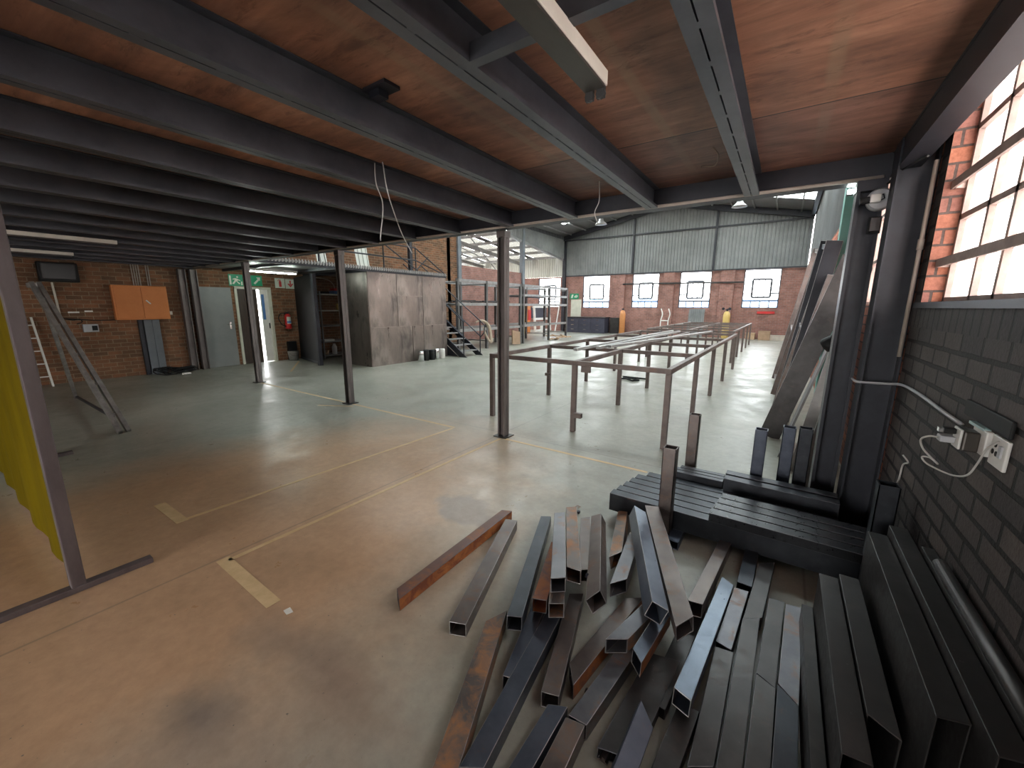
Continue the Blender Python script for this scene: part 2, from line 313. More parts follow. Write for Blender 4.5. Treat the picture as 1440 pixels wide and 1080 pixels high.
def ply_mat():
    m, nt, b = new_mat('brown shuttering plywood'); b.inputs['Roughness'].default_value = .5
    n = noise(nt, 2.2, 9, .72, (.6,1.5,1), 'World', .7); r = ramp(nt, n.outputs[0], [(.3, (.21,.092,.052)), (.5, (.37,.165,.095)), (.7, (.52,.265,.16))])
    n2 = noise(nt, 5, 5, .6, (.25,3,1), 'World', .3); r2 = ramp(nt, n2.outputs[0], [(.3, (.7,.68,.66)), (.7, (1.15,1.15,1.15))]); c = mixc(nt, 1, r.outputs[0], r2.outputs[0], 'MULTIPLY')
    # the pale stripe left down the middle of each bay, and the joints between sheets
    g = nt.nodes.new('ShaderNodeNewGeometry'); sp = nt.nodes.new('ShaderNodeSeparateXYZ'); nt.links.new(g.outputs['Position'], sp.inputs[0])
    a = N(nt, 'ShaderNodeMath', operation='ADD'); nt.links.new(sp.outputs[0], a.inputs[0]); a.inputs[1].default_value = 74.8 + .315 - .374
    d = N(nt, 'ShaderNodeMath', operation='PINGPONG'); nt.links.new(a.outputs[0], d.inputs[0]); d.inputs[1].default_value = .374
    st = ramp(nt, d.outputs[0], [(.018, (1,1,1)), (.036, (0,0,0))]); n4 = noise(nt, 2, 4, .6, coord='World'); r4 = ramp(nt, n4.outputs[0], [(.35, (.15,.15,.15)), (.6, (.8,.8,.8))]); ff = mixc(nt, 1, st.outputs[0], r4.outputs[0], 'MULTIPLY')
    c = mixc(nt, ff, c, (.36,.22,.13))
    a2 = N(nt, 'ShaderNodeMath', operation='ADD'); nt.links.new(sp.outputs[1], a2.inputs[0]); a2.inputs[1].default_value = 24.4 - 2.70
    d2 = N(nt, 'ShaderNodeMath', operation='PINGPONG'); nt.links.new(a2.outputs[0], d2.inputs[0]); d2.inputs[1].default_value = 1.22
    jt = ramp(nt, d2.outputs[0], [(.004, (1,1,1)), (.006, (0,0,0))]); c = mixc(nt, jt.outputs[0], c, (.03,.015,.012))
    n6 = noise(nt, 1.1, 4, .6, coord='World', dist=.8); r6 = ramp(nt, n6.outputs[0], [(.36, (.62,.6,.6)), (.6, (1.06,1.06,1.06))]); c = mixc(nt, 1, c, r6.outputs[0], 'MULTIPLY')
    n7 = noise(nt, 9, 6, .75, (.5,1.6,1), 'World', .6); r7 = ramp(nt, n7.outputs[0], [(.36, (.55,.5,.48)), (.46, (1,1,1))]); c = mixc(nt, .8, c, r7.outputs[0], 'MULTIPLY')
    # the row of sheets along the beam is an older, greyer batch
    g2 = N(nt, 'ShaderNodeMath', operation='GREATER_THAN'); nt.links.new(sp.outputs[1], g2.inputs[0]); g2.inputs[1].default_value = 2.70
    c2 = mixc(nt, 1, c, (.66,.68,.80), 'MULTIPLY'); c = mixc(nt, g2.outputs[0], c, c2)
    nt.links.new(c, b.inputs['Base Color']); bump(nt, b, n2.outputs[0], .12, .004); return m
MT['ply'] = ply_mat()
# ------------------------------------------------------------------ the building
XW, YB = .65, -6.0                            # right wall face, wall behind the viewpoint
def wall(mb, axis, c, t, a0, a1, z0, z1, holes, mi=0):
    """wall in the plane axis=c, thickness t outwards, spanning a0..a1, with holes (h0, h1, hz0, hz1)"""
    def put(p0, p1, q0, q1):
        if p1 - p0 < 1e-4 or q1 - q0 < 1e-4: return
        x = sorted((c, c + t))
        if axis == 'x': mb.box(x[0], x[1], p0, p1, q0, q1, mi)
        else: mb.box(p0, p1, x[0], x[1], q0, q1, mi)
    cur = a0
    for h0, h1, q0, q1 in sorted(holes):
        put(cur, h0, z0, z1); put(h0, h1, z0, q0); put(h0, h1, q1, z1); cur = h1
    put(cur, a1, z0, z1)
    return mb
def ribs(mb, a0, a1, pitch, f, depth=.035):
    """trapezoid ribbed sheet: f(a, d) gives (bottom point, top point)"""
    pts = []; a = a0
    while a < a1:
        for k, d in ((0, 0), (.62, 0), (.72, depth), (.90, depth)): 
            if a + k*pitch <= a1: pts.append((a + k*pitch, d))
        a += pitch
    vs = []; fs = []
    for a, d in pts: lo, hi = f(a, d); vs += [lo, hi]
    for i in range(len(pts)-1): fs.append((2*i, 2*i+2, 2*i+3, 2*i+1))
    return mb.add(vs, fs)
PORTALS = []
def portal(name, loc, sx, sy, direction):
    d = bpy.data.lights.new(name, 'AREA'); d.shape = 'RECTANGLE'; d.size = sx; d.size_y = sy; d.energy = 1
    d.cycles.is_portal = True
    o = bpy.data.objects.new(name, d); COL.objects.link(o); o.location = loc
    o.rotation_euler = Vector(direction).to_track_quat('-Z', 'Z' if abs(Vector(direction).z) < .9 else 'Y').to_euler()

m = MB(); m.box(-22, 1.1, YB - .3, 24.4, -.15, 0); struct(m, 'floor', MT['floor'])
m = MB(); m.box(-60, 40, -40, -6.35, -.3, -.05); m.box(-60, 40, 24.45, 70, -.3, -.05); m.box(-60, -22.1, -6.35, 24.45, -.3, -.05); m.box(1.15, 40, -6.35, 24.45, -.3, -.05)
struct(m, 'exterior_ground', MT['exteriorground'])

# right wall: black painted up to the stanchion, bare red brick beyond
RW = [(-4.4, -2.0, 1.63, 3.0), (.45, 3.31, 1.63, 3.0)]
RW2 = [(4.9, 6.5, 1.63, 3.0), (9.2, 11.4, 1.63, 3.0), (13.6, 15.8, 1.63, 3.0), (18.2, 20.4, 1.63, 3.0)]
m = MB(); wall(m, 'x', XW, .26, YB - .26, 3.45, 0, 6.4, RW)
wr = struct(m, 'wall_right', [MT['brickblack'], MT['brickjamb']])
for p in wr.data.polygons:                      # the reveals were never painted
    c = p.center + wr.location
    if abs(p.normal.y) > .5 and c.z > 1.7 and c.y < 3.4 and c.y > -5: p.material_index = 1
m = MB(); wall(m, 'x', XW, .26, 3.45, 24.26, 0, 3.05, RW2); struct(m, 'wall_right_far', MT['brickjamb'])
m = MB(); ribs(m, 3.45, 24.2, .165, lambda a, d: ((XW + .05 - d, a, 3.05), (XW + .05 - d, a, 6.4))); struct(m, 'wall_right_cladding', MT['roofsheet'])  # darker roof sheet colour stands in for the shadow on this cladding
m = MB(); m.box(XW - .012, XW, .2, 3.44, 1.49, 1.628); struct(m, 'trim_1', MT['bricksoldier'])
m = MB(); m.box(XW - .03, XW + .1, .43, 3.31, 1.60, 1.632); struct(m, 'trim_2', MT['dark_steel'])

def steel_window(name, X, y0, y1, z0, z1, cols, rows, bar, mat_bar, mat_glass):
    """steel framed window in a wall of constant x"""
    f = MB(); w = bar
    for z in rows: f.box(X - w/2, X + w/2, y0, y1, z - w/2, z + w/2)
    for y in cols: f.box(X - w/2, X + w/2, y - w/2, y + w/2, z0, z1)
    o = struct(f, name, mat_bar)
    g = MB(); g.box(X + w*.3, X + w*.3 + .004, y0, y1, z0, z1); part(g, 'pane', mat_glass, o)
    return o
ys = [3.295, 2.91, 2.63, 2.25, 1.87, 1.49, 1.11, .73, .46]
o = steel_window('window_1', XW + .10, .45, 3.31, 1.63, 3.0, ys, [1.645, 1.87, 2.09, 2.32, 2.54, 2.76, 2.985], .03, MT['winframe'], MT['glassright'])
b = MB()
for z in (1.85, 2.265): b.bar((XW + .035, .5, z), (XW + .035, 3.31, z), .012, .045); b.bar((XW + .035, 3.28, z), (XW + .10, 3.31, z), .012, .045)
part(b, 'burglar_bar', MT['winframe'], o)
steel_window('window_2', XW + .10, 4.9, 6.5, 1.63, 3.0, [4.91, 5.44, 5.97, 6.49], [1.645, 2.08, 2.54, 2.985], .035, MT['winframe'], MT['glassright'])
n = 3
for (a, b_, c, d) in RW2[1:] + RW[:1]:
    steel_window('window_%d' % n, XW + .10, a, b_, c, d, [a + (b_-a)*k/4 for k in range(5)], [c + .015, 2.08, 2.54, d - .015], .035, MT['winframe'], MT['glassright']); n += 1
for (a, b_, c, d) in RW + RW2: portal('daylight_portal', (XW + .24, (a+b_)/2, (c+d)/2), d - c, b_ - a, (-1,0,0))

# far wall
FW = [(-10.87, -9.07, 1.53, 3.48), (-7.70, -6.15, 1.55, 3.48), (-5.05, -3.45, 1.56, 3.48), (-1.95, -.35, 1.57, 3.48)]
AW = [(-14.15, -12.45, 1.55, 3.45), (-18.2, -16.2, 1.55, 3.45)]
m = MB(); wall(m, 'y', 24.0, .26, -12.2, .95, 0, 3.5, FW); struct(m, 'wall_far', MT['brickfar'])
m = MB(); wall(m, 'y', 24.0, .26, -22, -12.2, 0, 3.5, AW); struct(m, 'wall_annex_far', MT['brickfar'])
for i, (a, b_, c, d) in enumerate(FW + AW):
    f = MB(); Y = 24.1; w = .05
    for x in (a, b_): f.box(x - w, x + w, Y - w, Y + w, c, d)
    for z in (c, d, c + .36): f.box(a, b_, Y - .02, Y + .02, z - .035, z + .035)
    for k in range(1, 4):
        x = a + (b_-a)*k/4; f.box(x - .022, x + .022, Y - .012, Y + .012, c, c + .36)
    o = struct(f, 'window_%d' % n, MT['winframedark']); n += 1
    g = MB(); x0, x1 = a + .26*(b_-a), a + .76*(b_-a); z0, z1 = c + .53, c + 1.42
    for z in (z0, z1): g.box(x0, x1, Y - .04, Y + .02, z - .045, z + .045)
    for x in (x0, x1): g.box(x - .045, x + .045, Y - .04, Y + .02, z0, z1)
    for k in (1, 2): g.box(x0 + (x1-x0)*k/3 - .02, x0 + (x1-x0)*k/3 + .02, Y - .01, Y + .01, z0, z1)
    part(g, 'opening_sash', MT['winframedark'], o)
    h = MB()
    for z in (c + .72,): h.box(a, x0, Y - .01, Y + .01, z - .03, z + .03); h.box(x1, b_, Y - .01, Y + .01, z - .03, z + .03)
    part(h, 'glazing_bar', MT['winframedark'], o)
    p = MB(); p.box(a, b_, Y + .03, Y + .034, c, d); part(p, 'pane', MT['glassfar'], o)
    portal('daylight_portal', ((a+b_)/2, 24.24, (c+d)/2), b_ - a, d - c, (0,-1,0))
m = MB()
for x0, x1 in ((-8.72, -8.1), (-5.9, -5.3), (-3.0, -2.35)): m.box(x0, x1, 23.86, 24.0, 0, 3.5)
struct(m, 'trim_3', MT['brickfar'])
RX, RZ, EZ = -5.8, 7.2, 5.95                   # hall ridge and eaves
def roof_z(x): return RZ - abs(x - RX) * (RZ - EZ) / 6.4
m = MB(); ribs(m, -12.2, .65, .165, lambda a, d: ((a, 23.98 - d, 3.5), (a, 23.98 - d, roof_z(a)))); struct(m, 'wall_far_cladding', MT['cladding'])
m = MB(); ribs(m, -22, -12.2, .165, lambda a, d: ((a, 23.98 - d, 3.5), (a, 23.98 - d, 4.75))); struct(m, 'wall_annex_cladding', MT['cladlight'])
ann = lambda y: 5.08 - .099 * (y - 19.3)       # annex roof falls towards the far end
m = MB(); ribs(m, 17.4, 23.95, .165, lambda a, d: ((-12.16 + d, a, ann(a) - .02), (-12.16 + d, a, EZ + .1))); struct(m, 'wall_left_cladding', MT['cladding'])
m = MB()
m.box(-12.1, .6, 23.84, 23.92, 5.66, 5.72); m.box(-12.1, .6, 23.86, 23.93, 3.48, 3.54)
for x in (-7.72, -3.42): m.box(x - .05, x + .05, 23.82, 23.93, 3.5, roof_z(x) - .02)
m.box(-12.24, -12.04, 23.78, 23.97, 0, 5.98); struct(m, 'trim_4', MT['beam'])
m = MB()
for s in (0, 1):
    for yy in (23.7, 15.9, 8.0):
        x0, x1 = ((-12.2, RX), (RX, .65))[s]
        m.bar((x0, yy, roof_z(x0) - .16), (x1, yy, roof_z(x1) - .16), .12, .26)
m.bar((-12.2, 4, EZ - .1), (-12.2, 23.9, EZ - .1), .14, .2); m.bar((.55, 4, EZ - .1), (.55, 23.9, EZ - .1), .14, .2)
struct(m, 'trim_5', MT['beam'])
m = MB()
for k in range(7):
    for s in (0, 1):
        x = (-11.6 + .95*k) if s == 0 else (.1 - .95*k)
        m.box(x - .03, x + .03, 3.9, 23.9, roof_z(x) - .1, roof_z(x) - .03)
struct(m, 'trim_6', MT['rack'])
# hall roof: opaque sheets with rows of translucent sheets between them
SKY = [(7.0, 8.4), (11.2, 12.8), (15.6, 17.2), (20.0, 21.4)]
def slope_strip(mb, x0, x1, y0, y1, dz=0): mb.add([(x0,y0,roof_z(x0)+dz),(x1,y0,roof_z(x1)+dz),(x1,y1,roof_z(x1)+dz),(x0,y1,roof_z(x0)+dz)], [(0,1,2,3)])
m = MB(); sk = MB(); cur = YB - .3
for a, b_ in SKY + [(24.2, 24.2)]:
    for x0, x1 in ((-12.4, RX), (RX, .9)):
        slope_strip(m, x0, x1, cur, a)
    if b_ > a:
        for (x0, x1, t0, t1) in ((-12.4, RX, -11.0, -7.0), (RX, .9, -4.0, .5)):
            slope_strip(m, x0, t0, a, b_); slope_strip(m, t1, x1, a, b_); slope_strip(sk, t0, t1, a, b_)
            portal('daylight_portal', ((t0+t1)/2, (a+b_)/2, roof_z((t0+t1)/2) + .15), t1 - t0 + .1, b_ - a, (0,0,-1))
    cur = b_
struct(m, 'roof', MT['roofsheet']); struct(sk, 'roof_skylights', MT['skylight'])

# left wall: brick, full height up to y=13.7, low beyond, with the annex behind
m = MB(); wall(m, 'x', -12.2, -.26, YB - .26, 13.7, 0, 6.4, [(3.94, 4.70, 0, 2.05), (4.78, 5.70, 0, 2.06)]); struct(m, 'wall_left', MT['brickleft'])
m = MB(); wall(m, 'x', -12.2, -.26, 13.7, 19.0, 0, 3.39, []); struct(m, 'wall_left_low', MT['brickfar'])
m = MB()
for y in (13.72, 18.95): m.box(-12.32, -12.1, y - .1, y + .1, 0, 5.95)
struct(m, 'trim_7', simple('blue grey stanchion', (.15,.17,.19), (.2,.22,.24), 3, .5))
m = MB(); wall(m, 'x', -22, -.2, 13, 24.2, 0, 3.4, []); wall(m, 'y', 13.2, -.2, -22, -12.2, 0, 5.6, []); struct(m, 'wall_annex', MT['brickfar'])
m = MB(); sk = MB()
def arib(x0, x1, mb): ribs(mb, x0, x1, .2, lambda a, d: ((a, 13.2, ann(13.2) + .1 - d), (a, 24.3, ann(24.3) + .1 - d)), .04)
for k in range(5):
    x1 = -12.2 - 2.0*k; arib(x1 - .55, x1, m); arib(x1 - 2.0, x1 - .55, sk)
    portal('daylight_portal', (x1 - 1.27, 18.7, ann(18.7) + .3), 1.45, 11, (0,0,-1))
struct(m, 'roof_annex', MT['roofsheet']); struct(sk, 'roof_annex_skylights', MT['annexsheet'])
m = MB()
for y in (14.2, 15.7, 17.2, 18.7, 20.2, 21.7, 23.2): m.box(-22, -12.3, y - .04, y + .04, ann(y) - .1, ann(y) + .04)
for x in (-15.4, -18.8): m.bar((x, 13.3, ann(13.3) - .2), (x, 23.9, ann(23.9) - .2), .1, .2)
m.bar((-12.25, 13.3, ann(13.3) - .05), (-12.25, 23.9, ann(23.9) - .05), .12, .16)
m.tube([(-12.6, 13.9, 5.5), (-12.6, 17.2, 3.35)], .025); m.tube([(-15.4, 16.5, 5.0), (-15.4, 20.8, 4.2)], .03)
struct(m, 'trim_8', MT['rack'])

# unseen wall behind the viewpoint; the opening is added to light the near floor
m = MB(); wall(m, 'y', YB, -.26, -12.46, .91, 0, 6.4, [(-4.6, -.9, 0, 2.35)]); struct(m, 'wall_back', MT['brickleft'])
portal('daylight_portal', (-2.75, YB - .3, 1.17), 3.7, 2.35, (0,1,0))
m = MB(); wall(m, 'y', 3.87, .04, -12.2, .65, 2.72, 2.8, []); struct(m, 'trim_9', MT['tan'])

# mezzanine: plywood deck on twin channel joists
m = MB(); m.box(-12.2, XW, YB, 3.86, 2.60, 2.63); struct(m, 'ceiling', MT['ply'])
JX = [-.315 - .748 * k for k in range(16)]
for i, x in enumerate(JX):
    m = MB()
    for s in (-1, 1):
        for (q0, q1, z0, z1) in ((.003, .05, 2.44, 2.4435), (.003, .0065, 2.4435, 2.5945), (.003, .05, 2.5945, 2.598), (.0465, .05, 2.4435, 2.458)):
            a, b_ = sorted((x + s*q0, x + s*q1)); m.box(a, b_, YB, 3.74, z0, z1)
    y = -5.6
    while y < 3.6:                                # stitch welds closing the seam between the two channels
        m.box(x - .003, x + .003, y, y + .035, 2.4405, 2.45); y += .235
    o = build(m, 'ceiling_joist', MT['joist']); tag(o, kind='structure')
m = MB(); m.box(-12.2, .60, 3.745, 3.79, 2.452, 2.60); m.box(-12.2, .60, 3.742, 3.86, 2.44, 2.452); m.box(-12.2, .60, 3.79, 3.86, 2.588, 2.60); struct(m, 'front_beam', MT['beam'])
m = MB(); m.box(.475, .50, YB, 3.74, 2.452, 2.588); m.box(.47, .58, YB, 3.74, 2.44, 2.452); m.box(.47, .58, YB, 3.74, 2.588, 2.6); struct(m, 'side_beam', MT['beam'])
m = MB()
for k in (0, 1, 2):
    x0, x1 = JX[k+1] + .05, JX[k] - .05 if k else -.365
    if k == 0: m.box(x0, x1, 1.22, 1.262, 2.44, 2.452); m.box(x0, x1, 1.22, 1.232, 2.452, 2.50)
struct(m, 'joist_bridging', MT['joist'])

def mezz_column(x, y, label, z1=2.44, w=.1, d=.1, mat='column'):
    t = thing('steel_column', label, 'column', (x, y, 0), 'columns carrying the mezzanine edge')
    m = MB(); 
    for s in (-1, 1):                             # two lipped channels back to back
        for q0, q1, x0, x1 in ((.002, .007, -w/2 + .005, w/2 - .005), (.002, d/2, -w/2, -w/2 + .005), (.002, d/2, w/2 - .005, w/2), (d/2 - .005, d/2, -w/2 + .005, -w/2 + .02), (d/2 - .005, d/2, w/2 - .02, w/2 - .005)):
            m.box(x + x0, x + x1, *sorted((y + s*q0, y + s*q1)), 0, z1)
    part(m, 'post', MT[mat], t)
    m = MB(); m.box(x - w/2 - .04, x + w/2 + .05, y - d/2 - .04, y + d/2 + .04, 0, .012); part(m, 'base_plate', MT['dull'], t)
    m = MB(); m.box(x - w/2 - .005, x + w/2 + .01, y - d/2 - .005, y + d/2 + .005, z1 - .07, z1 - .002); part(m, 'cap_plate', MT[mat], t)
    return t
mezz_column(-2.765, 3.885, 'rust stained steel column at the tape corner, in front of the long table frame')
mezz_column(-5.85, 3.81, 'brown steel column standing in front of the dark sheet steel booth')
mezz_column(-9.05, 3.81, 'brown steel column in front of the dark wooden door and lit white doorway')
mezz_column(.383, 3.775, 'dark blue grey steel column behind the stacked steel, by the leaning frames', w=.145, d=.15, mat='dark_steel')
for x, y in ((-12.08, 3.66), (-12.05, 3.88)):
    m = MB(); m.box(x - .07, x + .07, y - .07, y - .055, 0, 2.44); m.box(x - .07, x + .07, y + .055, y + .07, 0, 2.44); m.box(x - .006, x + .006, y - .055, y + .055, 0, 2.44)
    struct(m, 'wall_stanchion', MT['column'])
m = MB(); m.box(.465, .475, 3.46, 3.64, 0, 6.0); m.box(.635, .645, 3.46, 3.64, 0, 6.0); m.box(.475, .635, 3.545, 3.555, 0, 6.0); struct(m, 'wall_stanchion', MT['dark_steel'])
m = MB(); m.box(.49, .648, 7.15, 7.4, 0, 5.9); struct(m, 'wall_stanchion', MT['teal'])

# ---- doors in the left wall
d = MB(); d.box(-12.24, -12.18, 3.94, 4.70, -.01, 2.05); o = struct(d, 'door_1', MT['greydoor'])
h = MB(); h.box(-12.18, -12.17, 4.58, 4.62, .98, 1.16); h.tube([(-12.17, 4.60, 1.1), (-12.13, 4.60, 1.1), (-12.12, 4.50, 1.1)], .01); part(h, 'lever_handle', MT['chrome'], o, 'chrome lever handle')
f = MB()
for y in (4.78, 5.64): f.box(-12.3, -12.16, y, y + .06, 0, 2.06)
f.box(-12.3, -12.16, 4.78, 5.70, 2.03, 2.09); o = struct(f, 'door_2', MT['frame'])
l = MB(); l.box(-12.27, -12.22, 4.84, 5.34, 0, 2.03); part(l, 'door_leaf', MT['wooddoor'], o, 'dark brown wooden leaf')
l = MB(); l.box(-12.28,-12.24,5.43,5.635,.01,2.03); lf = part(l, 'door_leaf', MT['white'], o, 'white leaf, almost closed')
l = MB(); l.box(-12.24, -12.225, 5.59, 5.62, .95, 1.1); part(l, 'lock', MT['dark_steel'], lf)
l = MB(); l.box(-12.24, -12.236, 5.46, 5.53, 1.2, 1.9); part(l, 'glass_panel', MT['signblue'], lf, 'narrow blue panel')
portal('daylight_portal', (-12.45, 5.5, 1.0), .36, 2.0, (1,0,0))
m = MB(); m.box(-20, -12.46, 3.0, 8.0, -.05, -.001); struct(m, 'exterior_path', MT['exteriorground'])
# ------------------------------------------------------------------ the tube pile in the foreground
TUBES = {
  'T1': ((-1.560,1.211,0.076),(-1.585,2.274,0.077),0.076,0.076,(1.000,0.023,0.000),-0.67,0.39),
  'T2': ((-1.160,1.242,0.076),(-1.482,2.183,0.077),0.089,0.076,(0.946,0.324,0.000),0.06,0.03),
  'T3': ((-0.904,1.361,0.155),(-1.297,2.367,0.078),0.076,0.076,(0.931,0.365,0.010),0.10,0.18),
  'A': ((-0.773,1.548,0.300),(-1.127,2.251,0.215),0.076,0.076,(0.892,0.452,0.026),0.22,0.27),
  'B': ((-0.748,1.673,0.285),(-1.095,2.366,0.215),0.076,0.076,(0.894,0.448,-0.003),-0.35,0.29),
  'Cc': ((-0.855,1.515,0.165),(-1.033,2.034,0.131),0.076,0.076,(0.947,0.323,-0.008),0.09,-0.33),
  'D': ((-0.742,1.477,0.222),(-1.003,2.014,0.164),0.076,0.076,(0.899,0.439,0.012),0.14,0.11),
  'E': ((-0.603,1.577,0.263),(-0.914,2.376,0.208),0.076,0.076,(0.813,0.348,0.468),0.65,-0.23),
  'F': ((-0.748,1.822,0.190),(-1.035,2.484,0.100),0.070,0.070,(0.915,0.402,0.037),0.11,0.49),
  'G': ((-0.321,1.684,0.265),(-0.658,2.502,0.275),0.080,0.090,(0.864,0.361,-0.350),-0.18,-0.35),
  'H': ((-0.216,1.687,0.235),(-0.618,2.646,0.245),0.090,0.080,(0.918,0.384,0.102),0.79,-0.23),
  'I': ((-0.674,2.094,0.160),(-0.858,2.780,0.078),0.072,0.076,(0.941,0.277,0.196),1.10,0.72),
  'J': ((-0.566,1.835,0.190),(-0.657,2.425,0.134),0.076,0.076,(0.985,0.159,0.072),1.10,-0.08),
  'K': ((-0.211,1.940,0.160),(-0.156,2.810,0.078),0.070,0.076,(0.998,-0.060,0.027),0.25,0.34),
  'L': ((-0.162,1.404,0.155),(-0.101,2.336,0.078),0.070,0.076,(0.997,-0.069,-0.035),-0.24,-0.61),
  'M': ((-0.065,1.833,0.077),(-0.030,2.303,0.077),0.070,0.076,(0.997,-0.074,0.000),-0.17,0.16),
  'N1': ((-0.066,1.242,0.076),(-0.059,1.812,0.077),0.076,0.076,(1.000,-0.014,0.000),0.69,0.18),
  'N2': ((0.012,1.194,0.076),(0.029,2.093,0.077),0.074,0.076,(1.000,-0.019,0.000),0.71,0.82),
  'N3': ((0.035,2.098,0.076),(0.077,2.654,0.077),0.076,0.076,(0.997,-0.075,0.000),0.90,0.97),
  'N4': ((0.103,1.739,0.076),(0.132,2.317,0.077),0.072,0.076,(0.999,-0.050,0.000),-0.52,0.19),
  'N5': ((0.180,1.718,0.076),(0.208,2.318,0.077),0.074,0.076,(0.999,-0.048,0.000),-0.93,0.24),
  'N6': ((0.088,1.137,0.076),(0.103,1.736,0.077),0.074,0.076,(1.000,-0.024,0.000),0.70,-0.45),
  'N7': ((0.161,1.115,0.076),(0.179,1.714,0.077),0.074,0.076,(1.000,-0.030,0.000),0.73,-0.86),
  'R1': ((-0.713,0.600,0.076),(-1.030,1.389,0.077),0.090,0.076,(0.928,0.373,0.000),0.53,1.04),
  'R2': ((-0.782,1.149,0.076),(-0.932,1.730,0.077),0.070,0.076,(0.969,0.249,0.000),0.07,0.27),
  'R3': ((-0.703,0.802,0.077),(-0.803,1.595,0.077),0.078,0.076,(0.992,0.125,0.000),0.48,0.13),
  'R4': ((-0.610,1.180,0.076),(-0.766,1.759,0.077),0.076,0.076,(0.965,0.260,0.000),0.05,0.37),
  'R5': ((-0.569,0.656,0.076),(-0.562,1.156,0.077),0.070,0.076,(1.000,-0.014,-0.000),1.10,0.52),
  'R6': ((-0.472,0.690,0.077),(-0.480,1.140,0.077),0.075,0.076,(1.000,0.017,0.000),0.69,0.16),
  'R7': ((-0.578,1.308,0.078),(-0.497,1.903,0.078),0.074,0.076,(0.991,-0.134,0.000),-1.08,1.10),
  'R8': ((-0.457,1.508,0.155),(-0.374,1.858,0.155),0.070,0.076,(0.973,-0.232,0.000),1.10,0.41),
  'R9': ((-0.475,1.148,0.077),(-0.417,1.595,0.077),0.074,0.076,(0.991,-0.130,0.000),0.18,0.47),
  'R10': ((-0.353,1.460,0.170),(-0.326,1.818,0.138),0.060,0.070,(0.997,-0.076,-0.018),-0.91,0.49),
  'R12': ((-0.322,1.138,0.050),(-0.277,1.646,0.051),0.125,0.050,(0.996,-0.089,0.000),0.38,0.34),
  'S1': ((0.308,1.295,0.350),(0.330,2.257,0.350),0.075,0.300,(1.000,-0.023,0.000),0.10,0.48),
  'S2': ((0.394,1.479,0.350),(0.403,2.283,0.350),0.075,0.300,(1.000,-0.011,0.000),-0.71,0.25),
}
INFO = {
'T1': ('maroon', 'orange rusted square tube lying apart at the left edge of the pile'),
'T2': ('brown', 'dark brown square tube with open square end, beside the orange rusted tube'),
'T3': ('black', 'long black tube slanting along the left flank of the pile'),
'A': ('grey', 'grey tube on top of the left bunch, open square end towards the camera'),
'B': ('rustpatch', 'tube with orange brown rusted top face, just right of the topmost grey tube'),
'Cc': ('rust', 'rusty tube end sticking out low on the left of the topmost grey tube'),
'D': ('rustpatch', 'rusty tube directly underneath the topmost grey tube'),
'E': ('brown', 'brown grey tube turned on edge with diamond shaped open end'),
'F': ('brown', 'pale brown tube squeezed between the rust-topped tube and the diamond-ended tube'),
'G': ('shine', 'large blue black tube turned on edge with shiny top, leaning over the pile'),
'H': ('brown', 'broad grey brown tube with pointed mitred end, right against the shiny blue tube'),
'I': ('rustpatch', 'reddish brown tube half hidden behind the left side of the big blue tube'),
'J': ('grey', 'short grey tube with slanted end tucked under the left side of the big blue tube'),
'K': ('brown', 'brown tube reaching from the pile towards the steel stack, open dark end in front'),
'L': ('shine', 'long blue tube with open end, lying across the edge of the flat row of tubes'),
'M': ('grey', 'short scuffed grey tube between the long blue tube and the flat row'),
'N1': ('dull', 'dull tube at the left edge of the flat row, ending below the short scuffed tube'),
'N2': ('dull', 'longest brown grey tube in the flat row, running out at the bottom edge'),
'N3': ('dull', 'scratched tube at the far end of the flat row, nearest the steel stack'),
'N4': ('dull', 'short tube in the flat row, far end catching the light, left of the brightest'),
'N5': ('grey', 'brightest lit short tube at the right edge of the flat row, slanted near end'),
'N6': ('dull', 'dark tube at the front of the flat row, second from its right edge'),
'N7': ('black', 'dark tube at the front right corner of the flat row, slanted far end'),
'R1': ('rustpatch', 'long flat tube with an orange rust patch at the pile\'s lower left edge'),
'R2': ('blue', 'blue tube ending in an open end just right of the rust-patched flat tube'),
'R3': ('blue', 'long blue black tube running to the bottom edge between two shorter tubes'),
'R4': ('brown', 'brown black tube with open dark end beneath the topmost bunch'),
'R5': ('blue', 'blue tube with scratched slanted far end at the bottom of the pile'),
'R6': ('brown', 'grey tube at the bottom edge with rust flecks and a worn front corner'),
'R7': ('brown', 'tube with deep slanted open end and rusty side, in the middle of the pile'),
'R8': ('grey', 'short tube with wide open rectangular end, on top in the middle of the pile'),
'R9': ('grey', 'smooth grey tube in the middle foreground, running down from the open rectangular end'),
'R10': ('blue', 'small blue tube with slanted end and rusty side, below the big blue tube\'s open end'),
'R12': ('dull', 'flat dark steel strip at the centre bottom of the pile, speckled with white'),
}
WT = {'R8': .005}
SIDE = {'T1': 'orangerust', 'R7': 'rust', 'R8': 'rustpatch', 'R10': 'rust', 'Cc': 'rustpatch', 'R6': 'brown', 'K': 'brown'}
for k, (nn, ff, w, h, u, sn, sf) in TUBES.items():
    if k not in INFO: continue
    m = MB(); m.rhs(nn, ff, w - .002, h - .002, u, sn, sf, .004, 1 if k in SIDE else None)
    mats = [MT[INFO[k][0]]] + ([MT[SIDE[k]]] if k in SIDE else [])
    single(m, 'steel_tube', mats, INFO[k][1], 'tube', 'loose cut lengths of square tube in the heap', bevel=.0022, edge=MT['edgedark' if INFO[k][0] in ('dull', 'black', 'rust', 'maroon') else 'edge'])
m = MB(); m.rhs((-.272,.915,.1),(-.262,1.30,.1),.07,.09,(1,-.02,-.3),-.2,-.9,.004); single(m, 'steel_tube', MT['blue'], 'blue tube end poking up at the bottom edge, right of the flat dark strip', 'tube', 'loose cut lengths of square tube in the heap', bevel=.0025)
